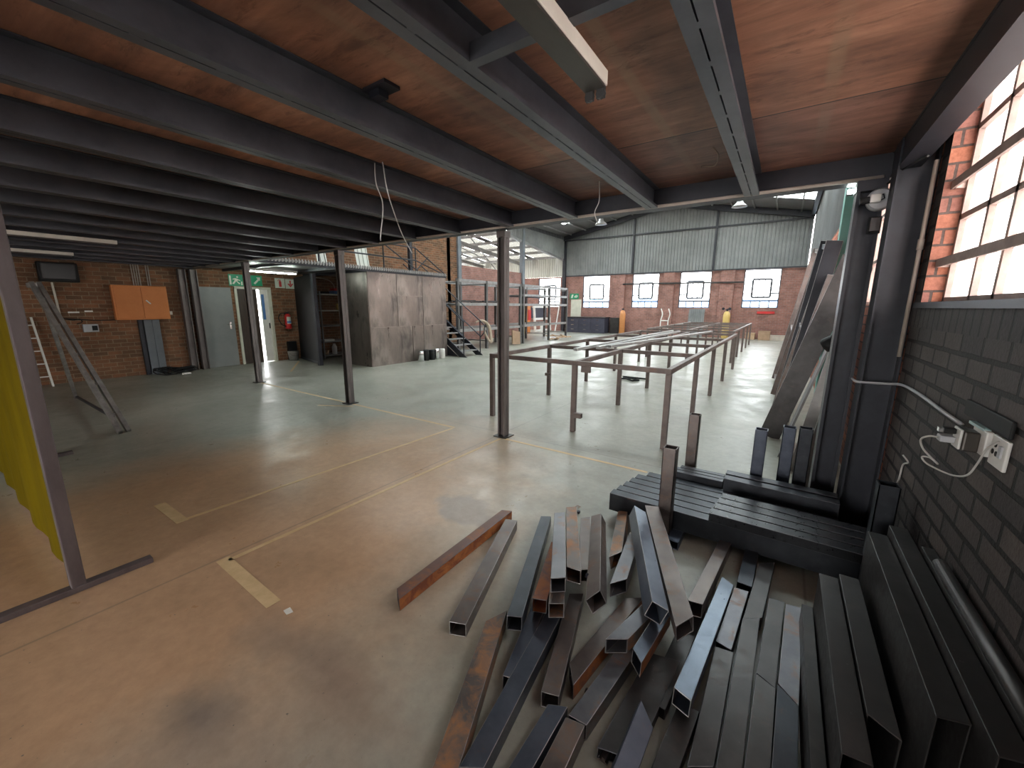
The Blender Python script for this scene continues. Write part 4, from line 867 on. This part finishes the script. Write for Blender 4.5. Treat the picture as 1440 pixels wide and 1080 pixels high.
for i in range(9):
    a0 = -.75 + i*1.5/9; a1 = a0 + 1.5/9
    q = [(-12.1 + .0865*math.cos(a), 6.06 + .0865*math.sin(a)) for a in (a0, a1)]
    m.add([(q[0][0],q[0][1],1.07),(q[1][0],q[1][1],1.07),(q[1][0],q[1][1],1.27),(q[0][0],q[0][1],1.27)], [(0,1,2,3)], 0)
    m.add([(q[0][0]+.0006,q[0][1],1.09),(q[1][0]+.0006,q[1][1],1.09),(q[1][0]+.0006,q[1][1],1.15),(q[0][0]+.0006,q[0][1],1.15)], [(0,1,2,3)], 1)
part(m, 'label', [MT['signwhite'], MT['signblue']], t)
m = MB(); m.box(-12.199,-12.18,6.02,6.10,1.1,1.36); part(m, 'wall_hook', MT['dark_steel'], t)

# ------------------------------------------------------------------ black partition, shelf, bucket
t = thing('partition_panel', 'tall black sheet partition standing out from the brick wall beside the shelf', 'partition', (-11.1,6.2,0))
m = MB(); m.bar((-12.05,6.33,1.24),(-10.35,5.95,1.24), .03, 2.32); part(m, 'sheet', MT['blackpanel'], t)
m = MB(); m.box(-10.36,-10.25,5.86,5.96,0,2.42); part(m, 'post', MT['dark_steel'], t, bevel=.004)
m = MB(); m.bar((-12.05,6.33,.05),(-10.35,5.95,.05), .05, .06); part(m, 'bottom_rail', MT['dark_steel'], t)
t = thing('shelf_unit', 'open steel shelf of five boards with tools and bottles beside the black partition', 'shelf', (-11.8,7.2,0))
for x in (-11.5, -12.08):
    for y in (6.75, 8.15):
        m = MB(); m.box(x-.02,x+.02,y-.02,y+.02,0,2.02); part(m, 'upright', MT['rack'] if x > -12 else MT['dark_steel'], t)
LV = [.10,.52,1.0,1.46,1.95]
for i, z in enumerate(LV):
    m = MB(); m.box(-12.1,-11.48,6.73,8.17,z-.035,z); part(m, 'shelf_board', MT['cladlight'] if i > 2 else MT['rack'], t)
def item(name, label, cat, mb, mt, **k): return single(mb, name, mt, label, cat, 'things on the steel shelf', **k)
m = MB(); m.box(-11.8,-11.55,7.25,7.55,1.95,2.05); item('plastic_crate', 'blue box on the top board of the steel shelf', 'box', m, MT['signblue'], bevel=.01)
m = MB(); m.box(-11.78,-11.56,7.27,7.52,2.05,2.12); item('plastic_crate', 'red box stacked on the blue box on the top shelf', 'box', m, MT['red'], bevel=.01)
m = MB(); m.box(-11.75,-11.55,6.85,7.10,1.95,2.02); item('tool_case', 'dark case at the left end of the top shelf', 'case', m, MT['rubber'], bevel=.01)
m = MB(); m.lathe((-11.65,7.42,1.46), [(.0,0),(.07,.005),(.07,.16),(.05,.20),(.0,.2)], 14); item('yellow_tub', 'yellow tub on the second board from the top of the steel shelf', 'tub', m, MT['cylyellow'], smooth=True)
m = MB(); m.lathe((-11.6,7.60,1.0), [(.0,0),(.04,.003),(.04,.2),(.015,.25),(.015,.29),(.0,.29)], 14); item('spray_bottle', 'white bottle at the right end of the middle shelf board', 'bottle', m, MT['white'], smooth=True)
m = MB(); m.box(-11.75,-11.5,6.8,7.12,.52,.58); item('flat_carton', 'flat white carton on the second shelf board from the floor', 'carton', m, MT['white'], bevel=.006)
m = MB(); m.lathe((-11.6,7.15,.10), [(.0,0),(.075,.004),(.075,.24),(.04,.29),(.04,.33),(.0,.33)], 16); item('jerry_bottle', 'white bottle standing on the lowest shelf board', 'bottle', m, MT['white'], smooth=True)
m = MB(); m.lathe((-11.65,6.9,.10), [(.0,0),(.07,.004),(.075,.13),(.0,.13)], 14); item('brown_pot', 'brown pot at the left of the lowest shelf board', 'pot', m, MT['wood'], smooth=True)
m = MB(); m.lathe((-11.65,7.55,.10), [(.0,0),(.12,.01),(.13,.12),(.10,.18),(.0,.2)], 16); item('black_tub', 'black tub at the right of the lowest shelf board', 'tub', m, MT['rubber'], smooth=True)
m = MB(); m.tube(sm([(-11.95,6.7,2.40),(-11.8,6.9,2.42),(-11.7,7.2,2.36),(-11.68,7.35,2.2),(-11.7,7.36,2.06)]), .012, 8); single(m, 'bent_pipe', MT['tan'], 'pale bent pipe arching over the top shelf', 'pipe', smooth=True)
t = thing('bucket', 'dirty bucket with black box behind it in the corner by the partition', 'bucket', (-11.95,6.02,0))
m = MB(); m.lathe((-11.9,6.02,0), [(.0,0),(.12,.004),(.15,.26),(.155,.27),(.14,.265),(.115,.03),(.0,.02)], 20); part(m, 'body', MT['alu'], t, smooth=True)
m = MB(); m.tube(sm([(-11.9,5.87,.25),(-11.78,5.95,.16),(-11.78,6.09,.16),(-11.9,6.17,.25)]), .005, 6); part(m, 'handle', MT['dark_steel'], t)
m = MB(); m.box(-12.16,-12.04,5.98,6.22,0,.55); single(m, 'black_box', MT['blackpanel'], 'upright black box against the brick wall behind the bucket', 'box', bevel=.01)

# ------------------------------------------------------------------ lamps
def batten(label, loc, length, axis, lit, tubes, mat='cream'):
    t = thing('fluorescent_lamp', label, 'lamp', loc, 'ceiling battens')
    x, y, z = loc; a = Vector((1,0,0)) if axis == 'x' else Vector((0,1,0)); s = Vector((-a.y, a.x, 0)); c = Vector(loc)
    m = MB(); m.bar(c - a*length/2 + Vector((0,0,.045)), c + a*length/2 + Vector((0,0,.045)), .085, .05); part(m, 'body', MT[mat], t, bevel=.004)
    m = MB(); m.bar(c - a*(length/2-.02) + Vector((0,0,.016)), c + a*(length/2-.02) + Vector((0,0,.016)), .078, .012); part(m, 'reflector', MT['lampdirt_shadow'], t)
    for k in tubes:
        p = c + s*k - Vector((0,0,.004))
        if lit is not None:
            m = MB(); m.tube([p - a*(length/2-.03), p + a*(length/2-.03)], .014, 12); part(m, 'tube', lit, t, 'glowing tube', smooth=True)
        for e in (-1, 1):
            m = MB(); q = p + a*e*(length/2-.012); m.bar(q - a*.008 + Vector((0,0,.012)), q + a*.008 + Vector((0,0,.012)), .03, .055); m.tube([q - a*.006, q + a*.006], .018, 12); part(m, 'lamp_holder', MT['dull'] if lit is None else MT['white'], t)
    return t
batten('unlit fluorescent batten with empty lamp holders, nearest the camera overhead', (-.675,.77,2.375), 1.56, 'y', None, (-.022,.022), 'cream')
batten('unlit pale batten, nearer one of the two above the yellow screen', (-7.62,.95,2.38), 1.4, 'y', None, (.0,), 'cream')
batten('unlit pale batten, farther one of the two, above the black monitor', (-10.0,.85,2.38), 1.5, 'y', None, (.0,), 'cream')
batten('lit fluorescent batten glowing above the white doorway', (-10.5,5.0,2.39), 1.2, 'y', emit('tube glow', (.86,1,.90), 45), (.0,), 'white')
for i, (x, y, z, l) in enumerate(((-6.55,16,4.85,'left high bay lamp hanging before the far cladding'), (-1.67,16,4.90,'right high bay lamp hanging before the far cladding'))):
    t = thing('high_bay_lamp', l, 'lamp', (x,y,z), 'high bay lamps')
    m = MB(); m.lathe((x,y,z), [(.24,0),(.22,.03),(.10,.14),(.08,.24),(.0,.25)], 24); part(m, 'shade', MT['alu'], t, smooth=True)
    m = MB(); m.lathe((x,y,z-.02), [(.0,0),(.1,.0),(.21,.02),(.0,.03)], 20); part(m, 'diffuser', MT['white'], t, smooth=True)
    m = MB(); m.tube([(x,y,z+.2),(x,y,roof_z(x)-.05)], .012, 6); part(m, 'hanger', MT['dark_steel'], t)
for pts, l in (([(-2.53,1.98,2.60),(-2.50,1.96,2.45),(-2.44,1.96,2.30),(-2.47,1.95,2.10),(-2.46,1.94,2.06)], 'shorter dull wire dangling from the plywood, left of the longer one'),
    ([(-2.48,2.01,2.60),(-2.46,2.02,2.42),(-2.50,2.1,2.30),(-2.70,2.35,2.18),(-2.98,2.70,2.09)], 'longer dull wire dangling from the plywood towards the booth'),
    ([(-1.37,3.27,2.60),(-1.36,3.26,2.45),(-1.39,3.25,2.36),(-1.37,3.28,2.28)], 'thin wire hanging down from the ceiling near the front beam'),
    ([(-.50,3.0,2.60),(-.47,3.05,2.56),(-.52,3.25,2.56),(-.62,3.35,2.6)], 'short loop of wire stapled under the plywood near the front beam')):
    m = MB(); m.tube(sm(pts), .004, 6); single(m, 'hanging_wire', MT['wire'] if 'loop' in l else MT['cable'], l, 'wire', 'wires hanging from the plywood', smooth=True)
t = thing('ceiling_bracket', 'small dark bracket fixed under the plywood beside a joist', 'bracket', (-1.70,1.37,2.58))
m = MB(); m.box(-1.755,-1.60,1.33,1.42,2.585,2.6); part(m, 'plate', MT['dark_steel'], t)
m = MB(); m.box(-1.73,-1.66,1.345,1.40,2.555,2.585); part(m, 'clip', MT['dark_steel'], t)

# ------------------------------------------------------------------ sheet steel booth, upper deck, railing, stairs
t = thing('booth', 'big booth clad in patchy dark steel sheets beside the stairs', 'booth', (-9.36,8.0,0))
m = MB(); m.box(-9.8,-8.92,6.54,9.40,0,2.44); part(m, 'shell', MT['boothsteel'], t)
for (a, b_, c, d) in ((6.54,7.46,1.04,2.46),(7.47,8.41,1.88,2.46),(7.47,8.41,1.045,1.87),(8.42,9.40,1.04,2.46),(6.54,7.96,.0,1.03),(7.975,8.40,.0,1.03),(8.41,9.40,.0,1.03)):
    m = MB(); m.box(-8.92,-8.905,a,b_-.006,c,d-.006); part(m, 'steel_sheet', MT['boothsteel'], t)
for (a, b_) in ((-9.8,-8.91),):
    m = MB(); m.box(a,b_-.006,6.525,6.54,0,2.44); part(m, 'steel_sheet', MT['boothsteel'], t)
for i in range(5):
    y = 8.06 + .22*i; x = -8.70 - .02*(i % 2); h = .30 + .02*(i*3 % 2)
    mt = [MT['chrome'], MT['rubber'], MT['rubber'], MT['chrome'], MT['white']][i]
    m = MB(); m.lathe((x,y,0), [(.0,0),(.085,.003),(.09,.01),(.09,h-.03),(.08,h),(.0,h)], 18)
    single(m, 'canister', mt, ['shiny silver canister, first from the left in the row at the foot of the booth','black canister, second in the row at the foot of the booth','black canister, middle of the row at the foot of the booth','silver canister, fourth in the row at the foot of the booth','white canister nearest the stairs at the foot of the booth'][i], 'canister', 'canisters at the foot of the booth', smooth=True)
t = thing('upper_deck', 'raised steel deck with ribbed edge over the booth and the shelf', 'deck', (-10.5,7,2.46))
m = MB(); m.box(-12.19,-8.88,3.95,9.42,2.52,2.56); m.box(-12.19,-11.8,9.42,10.3,2.52,2.56); part(m, 'deck_floor', MT['rack'], t)
m = MB()
y = 3.95
while y < 9.40: m.box(-8.88,-8.862,y,y+.035,2.50,2.585); y += .07
part(m, 'ribbed_edge', MT['rack'], t)
m = MB(); m.box(-8.95,-8.88,3.95,9.42,2.455,2.52); part(m, 'edge_beam', MT['dark_steel'], t)
for y in (4.6,5.8,6.7,8.2,9.38):
    m = MB(); m.box(-12.19,-8.95,y-.03,y+.03,2.455,2.52); part(m, 'joist', MT['dark_steel'], t)
t = thing('deck_railing', 'thin black tubular railing along the edge of the upper deck', 'railing', (-8.93,7.6,2.56))
for y in (5.3,7.1,8.22):
    m = MB(); m.tube([(-8.93,y,2.585),(-8.93,y,3.22)], .018, 8); part(m, 'post', MT['dark_steel'], t)
for z in (2.88,3.22):
    m = MB(); m.tube([(-8.93,4.1,z),(-8.93,8.22,z),(-8.93,9.35,z-.62 if z > 3 else 2.56)], .018, 8); part(m, 'rail', MT['dark_steel'], t)
for a, b_ in (((7.1,3.22),(8.3,2.585)),((8.22,2.6),(8.7,3.0))):
    m = MB(); m.tube([(-8.93,a[0],a[1]),(-8.93,b_[0],b_[1])], .016, 8); part(m, 'brace', MT['dark_steel'], t)
for y, w, h, l in ((6.15,.35,1.2,'narrow pale ribbed sheet standing on the upper deck, nearest the column'),(7.35,.5,1.5,'wide pale ribbed sheet standing on the upper deck beside the stanchion')):
    m = MB(); ribs(m, y, y + w, .14, lambda a, d: ((-10.4 + d, a, 2.56), (-10.7 + d, a, 2.56 + h)), .03); single(m, 'ribbed_sheet', MT['cladlight'], l, 'sheet')
for y in (6.75, 7.95, 10.0):
    m = MB(); m.box(-11.2,-11.08,y-.06,y+.06,2.56,5.9); struct(m, 'deck_stanchion', MT['dark_steel'])
t = thing('staircase', 'dark steel staircase with open treads going up behind the booth', 'stairs', (-9.2,9.9,0))
def sz(x): return (-8.15 - x) * .705
for y in (9.47, 10.28):
    m = MB(); m.poly([(-8.15,y,0),(-8.45,y,0),(-11.75,y,2.33),(-11.75,y,2.50),(-11.65,y,2.50)], (0,.03,0)); part(m, 'stringer', MT['dark_steel'], t)
for k in range(1, 14):
    z = .18*k; x = -8.15 - z/.705
    m = MB(); m.box(x-.24,x+.02,9.5,10.28,z-.03,z); part(m, 'tread', MT['rack'], t)
m = MB(); m.poly([(-8.5,9.45,.02),(-9.6,9.45,.02),(-9.6,9.45,.78)], (0,.01,0)); part(m, 'side_sheet', MT['dark_steel'], t)
for y in (9.47, 10.30):
    for h in (.55, 1.05):
        m = MB(); m.tube([(-8.25,y,sz(-8.25)+h),(-10.9,y,sz(-10.9)+h)], .018, 8); part(m, 'handrail', MT['dark_steel'], t)
    for x in (-8.27, -9.3, -10.6):
        m = MB(); m.tube([(x,y,sz(x)),(x,y,sz(x)+1.06)], .02, 8); part(m, 'baluster', MT['dark_steel'], t)
m = MB(); m.tube([(-8.25,10.3,.60),(-8.10,10.3,.75),(-8.08,10.3,.98),(-8.25,10.3,1.12)], .018, 8); part(m, 'handrail_end', MT['dark_steel'], t)
m = MB(); pts = sm([(-8.6,10.45,1.05),(-8.5,10.7,1.12),(-8.42,10.95,.95),(-8.40,11.05,.6),(-8.38,11.02,.38),(-8.45,10.9,.55),(-8.5,10.75,.9)]); m.tube(pts, [.02 + .035*math.sin(math.pi*i/(len(pts)-1)) for i in range(len(pts))], 10); single(m, 'hanging_cloth', MT['cloth'], 'twisted beige cloth hanging beside the stair handrail', 'cloth', smooth=True)

# ------------------------------------------------------------------ pallet racks beyond the stairs
def rack(label, y0, y1, ybays, xf, xb, levels):
    t = thing('pallet_rack', label, 'rack', ((xf+xb)/2,(y0+y1)/2,0), 'steel racks by the low brick wall')
    for y in ybays:
        for x in (xf, xb):
            m = MB(); m.box(x-.045,x+.045,y-.045,y+.045,0,2.53); part(m, 'upright', MT['rackdark'], t)
        for z in (.3, 2.4): m = MB(); m.bar((xf,y,z),(xb,y,z),.04,.04); part(m, 'side_brace', MT['rack'], t)
    for z in levels:
        for x in (xf, xb):
            m = MB(); m.box(x-.03,x+.03,y0,y1,z-.10,z); part(m, 'shelf_beam', MT['rack'], t)
        if 1.0 < z < 2.4:
            m = MB(); m.box(xb+.03,xf-.03,y0,y1,z-.06,z-.03); part(m, 'shelf_board', MT['rack'], t)
    return t
rack('nearer grey steel rack standing just beyond the stairs', 10.45, 14.5, (10.5,12.1,14.45), -9.4, -10.7, (.80,1.72,2.53))
rack('farther grey steel rack, next to the annex window', 14.65, 18.9, (14.7,17.0,18.85), -9.4, -10.7, (.82,1.72,2.12,2.53))
for i, (y, z, w, l) in enumerate(((12.4,1.72,1.6,'bundle of dark scrap lying on the middle level of the nearer rack'), (11.0,1.72,1.1,'flat dark sheet on the middle level of the nearer rack by the stairs'))):
    m = MB()
    for k in range(7): m.bar((-10.4+.12*k, y, z+.03+.02*(k%3)), (-10.3+.12*k, y+w*(.7+.04*k), z+.03+.03*((k+1)%3)), .06, .04)
    single(m, 'scrap_bundle', MT['dull'], l, 'scrap')
m = MB(); m.poly([(-9.3,13.75,.05),(-9.15,14.1,.02),(-9.2,14.15,.55),(-9.35,13.8,.62)], (-.06,.02,0)); single(m, 'cardboard_sheet', MT['cardboard'], 'brown cardboard piece leaning at the foot of the nearer rack', 'cardboard')
t = thing('offcut_heap', 'heap of pale timber offcuts on the floor at the farther rack', 'timber', (-9.3,18.0,0))
for k in range(9):
    a = random.uniform(-1, 1); m = MB(); c = Vector((-9.2 + random.uniform(-.3,.3), 17.8 + random.uniform(-.5,.5), .05 + .07*(k//3))); d = Vector((math.sin(a), math.cos(a), random.uniform(-.05,.05)))*.4
    m.bar(c-d, c+d, .08, .05); part(m, 'offcut', MT['wood'], t)
# annex items seen through the rack
m = MB(); m.box(-12.75,-12.55,19.45,19.85,0,1.65); single(m, 'yellow_board', MT['cylyellow'], 'upright yellow board seen through the farther rack', 'board', bevel=.01)
t = thing('upright_board', 'orange upright board with red upper part right of the yellow board', 'board', (-12.65,20.35,0))
m = MB(); m.box(-12.75,-12.6,20.2,20.5,0,1.65); part(m, 'board', MT['orange'], t)
m = MB(); m.box(-12.61,-12.58,20.22,20.55,.8,1.4); part(m, 'red_panel', MT['red'], t, 'dark red panel')
t = thing('white_trolley', 'white framed trolley with dark panel standing behind the farther rack', 'trolley', (-12.4,21.8,0))
for y in (20.75, 22.6):
    m = MB(); m.bar((-12.4,y,.1),(-12.6,y+.15,1.6),.12,.08); part(m, 'upright', MT['white'], t)
for z in (.15, .85, 1.58):
    m = MB(); m.bar((-12.42-.13*z/1.6,20.7,z),(-12.42-.13*z/1.6,22.75,z),.08,.13); part(m, 'crossbar', MT['white'], t)
m = MB(); m.box(-12.75,-12.68,20.8,22.6,.9,1.55); part(m, 'panel', MT['navy'], t)
m = MB(); m.box(-12.5,-12.4,21.5,21.9,.0,.45); part(m, 'box', MT['white'], t)
m = MB(); m.bar((-12.2,22.9,.02),(-12.3,23.7,1.95),.06,.06); single(m, 'leaning_pole', MT['white'], 'pale pole leaning by the corner stanchion behind the farther rack', 'pole')

# ------------------------------------------------------------------ along the far wall
d = MB(); d.box(-11.62,-10.92,23.94,24.0,0,2.05); o = struct(d, 'door_3', MT['frame'])
m = MB(); m.box(-11.70,-11.08,23.90,23.91,2.08,2.42); t = thing('exit_sign', 'green exit sign over the cream door at the far wall', 'sign', (-11.4,23.9,2.08)); part(m, 'plate', MT['signgreen'], t)
m = MB()
m.poly([(-11.62,23.899,2.14),(-11.50,23.899,2.14),(-11.44,23.899,2.36),(-11.56,23.899,2.36)], (0,-.003,0)); m.poly([(-11.40,23.899,2.20),(-11.28,23.899,2.16),(-11.28,23.899,2.34)], (0,-.003,0)); m.poly([(-11.24,23.899,2.14),(-11.14,23.899,2.25),(-11.24,23.899,2.36)], (0,-.003,0)); part(m, 'symbol', MT['signwhite'], t)
t = thing('low_cabinet', 'long low navy drawer cabinet under the first far window', 'cabinet', (-10.2,23.4,0))
m = MB(); m.box(-11.5,-8.95,23.1,23.85,0,.92); part(m, 'body', MT['navy'], t)
m = MB(); m.box(-11.55,-8.9,23.05,23.9,.92,.97); part(m, 'top', MT['dull'], t)
for k in range(3):
    for j in range(3):
        x = -11.45 + .83*k; m = MB(); m.box(x,x+.78,23.075,23.1,.06+.28*j,.31+.28*j); dr = part(m, 'drawer', MT['navy'], t)
        m = MB(); m.box(x+.3,x+.48,23.055,23.075,.2+.28*j,.22+.28*j); part(m, 'handle', MT['chrome'], dr)
m = MB(); m.box(-8.8,-8.25,23.6,23.8,0,.95); single(m, 'dark_sheet', MT['dull'], 'dark sheet standing against the far wall right of the navy cabinet', 'sheet')
def bottle(label, x, y, mt):
    t = thing('gas_cylinder', label, 'gas cylinder', (x,y,0))
    m = MB(); m.lathe((x,y,0), [(.0,0),(.15,.003),(.165,.03),(.165,1.18),(.13,1.33),(.06,1.40),(.0,1.40)], 22); part(m, 'body', mt, t, smooth=True)
    m = MB(); m.lathe((x,y,1.39), [(.05,0),(.05,.08),(.025,.09),(.02,.14),(.0,.14)], 12); m.bar((x-.08,y,1.48),(x+.08,y,1.48),.03,.03); part(m, 'valve', MT['dark_steel'], t)
    return t
bottle('slim orange gas cylinder standing before the pier between the first and second far windows', -8.02, 23.55, MT['cylgas'])
t = bottle('yellow gas cylinder with gauges between the last two far windows', -2.5, 23.45, MT['cylyellow'])
for dx in (-.17, .12):
    m = MB(); m.tube([(-2.5+dx,23.32,1.52),(-2.5+dx,23.36,1.52)], .07, 14); part(m, 'gauge', MT['dark_steel'], t)
t = thing('hand_trolley', 'pale tubular hand trolley standing under the second far window', 'trolley', (-5.5,23.4,0))
for x in (-5.75, -5.35):
    m = MB(); m.tube(sm([(x,23.4,.1),(x-.02,23.4,.8),(x+.05,23.42,1.2),(x-.06,23.5,1.5)]), .03, 8); part(m, 'side_tube', MT['white'], t, smooth=True)
    m = MB(); m.tube([(x-.03,23.3,.12),(x+.03,23.3,.12)], .12, 16); part(m, 'wheel', MT['rubber'], t)
for z in (.45, .85): m = MB(); m.tube([(-5.75,23.4,z),(-5.35,23.4,z)], .025, 8); part(m, 'crossbar', MT['white'], t)
m = MB(); ribs(m, -4.4, -3.55, .1, lambda a, d: ((a, 23.55 - d, 0), (a, 23.84 - d, 1.5)), .03); single(m, 'ribbed_sheet', MT['cladding'], 'grey ribbed sheet leaning under the third far window', 'sheet')
m = MB(); m.tube([(-8.2,23.8,2.92),(-1.9,23.8,2.86)], .045, 10); single(m, 'wall_pipe', MT['dull'], 'dark pipe running across in front of the far windows', 'pipe')
m = MB(); m.box(-1.2,-.45,23.96,23.995,1.28,1.40); single(m, 'red_strip', MT['red'], 'red strip sign on the brick below the last far window', 'strip')
for i, (x, y, w, h, mt, l) in enumerate(((-.75,23.5,.5,.42,'cardboard','pale box stack end at the foot of the far wall, left of the dark crate'),(-.05,23.6,.9,.22,'cream','flat pale boxes along the foot of the far wall'),(-1.35,23.55,.4,.3,'wood','small brown crate at the foot of the far wall by the table frame end'))):
    m = MB(); m.box(x-w/2,x+w/2,y-.2,y+.2,0,h); t2 = thing('storage_box', l, 'box', (x,y,0), 'boxes at the foot of the far wall'); part(m, 'carton', MT[mt], t2, bevel=.01)
    m = MB(); m.box(x-w/2-.01,x+w/2+.01,y-.21,y+.21,h,h+.03); part(m, 'lid', MT[mt], t2)
# outside, beyond the far windows
m = MB(); m.box(-16,4,33,36,-.1,2.1); m.box(-16.2,4.2,32.8,36.2,2.1,2.2); single(m, 'exterior_shed', MT['exteriorblue'], 'low blue shed outside, glimpsed at the bottom of the far windows', 'shed')

# ------------------------------------------------------------------ camera, sky
F, YAW, PITCH, ROLL = 556.933316, math.radians(34.155), math.radians(-11.098), math.radians(.245)
cam = bpy.data.cameras.new('camera'); cam.sensor_width = 36; cam.sensor_fit = 'HORIZONTAL'; cam.lens = F / 1440 * 36; cam.clip_start = .02; cam.clip_end = 300
co = bpy.data.objects.new('camera', cam); COL.objects.link(co)
fw = Vector((-math.sin(YAW)*math.cos(PITCH), math.cos(YAW)*math.cos(PITCH), math.sin(PITCH))); r = Vector((math.cos(YAW), math.sin(YAW), 0)); u = r.cross(fw)
r2 = r*math.cos(ROLL) + u*math.sin(ROLL); u2 = -r*math.sin(ROLL) + u*math.cos(ROLL)
mx = Matrix((r2, u2, -fw)).transposed().to_4x4(); mx.translation = Vector((0,0,1.6)); co.matrix_world = mx
S.camera = co
w = bpy.data.worlds.new('sky'); S.world = w; w.use_nodes = True; nt = w.node_tree; nt.nodes.clear()
out = nt.nodes.new('ShaderNodeOutputWorld'); bg = nt.nodes.new('ShaderNodeBackground'); nt.links.new(bg.outputs[0], out.inputs[0])
tc = nt.nodes.new('ShaderNodeTexCoord'); sp = nt.nodes.new('ShaderNodeSeparateXYZ'); nt.links.new(tc.outputs['Generated'], sp.inputs[0])
rr = ramp(nt, sp.outputs[2], [(.0, (1.0,.97,.93)), (.3, (.95,.96,.96)), (.8, (.82,.90,1.0))]); nt.links.new(rr.outputs[0], bg.inputs[0]); bg.inputs[1].default_value = SKY_STRENGTH
S.view_settings.view_transform = 'Standard'; S.view_settings.look = 'None'; S.view_settings.gamma = 1; S.view_settings.use_curve_mapping = False; S.view_settings.exposure = EXPOSURE
S.cycles.max_bounces = 8; S.cycles.diffuse_bounces = 5; S.cycles.transparent_max_bounces = 12; S.cycles.use_denoising = True; S.cycles.sample_clamp_indirect = 6
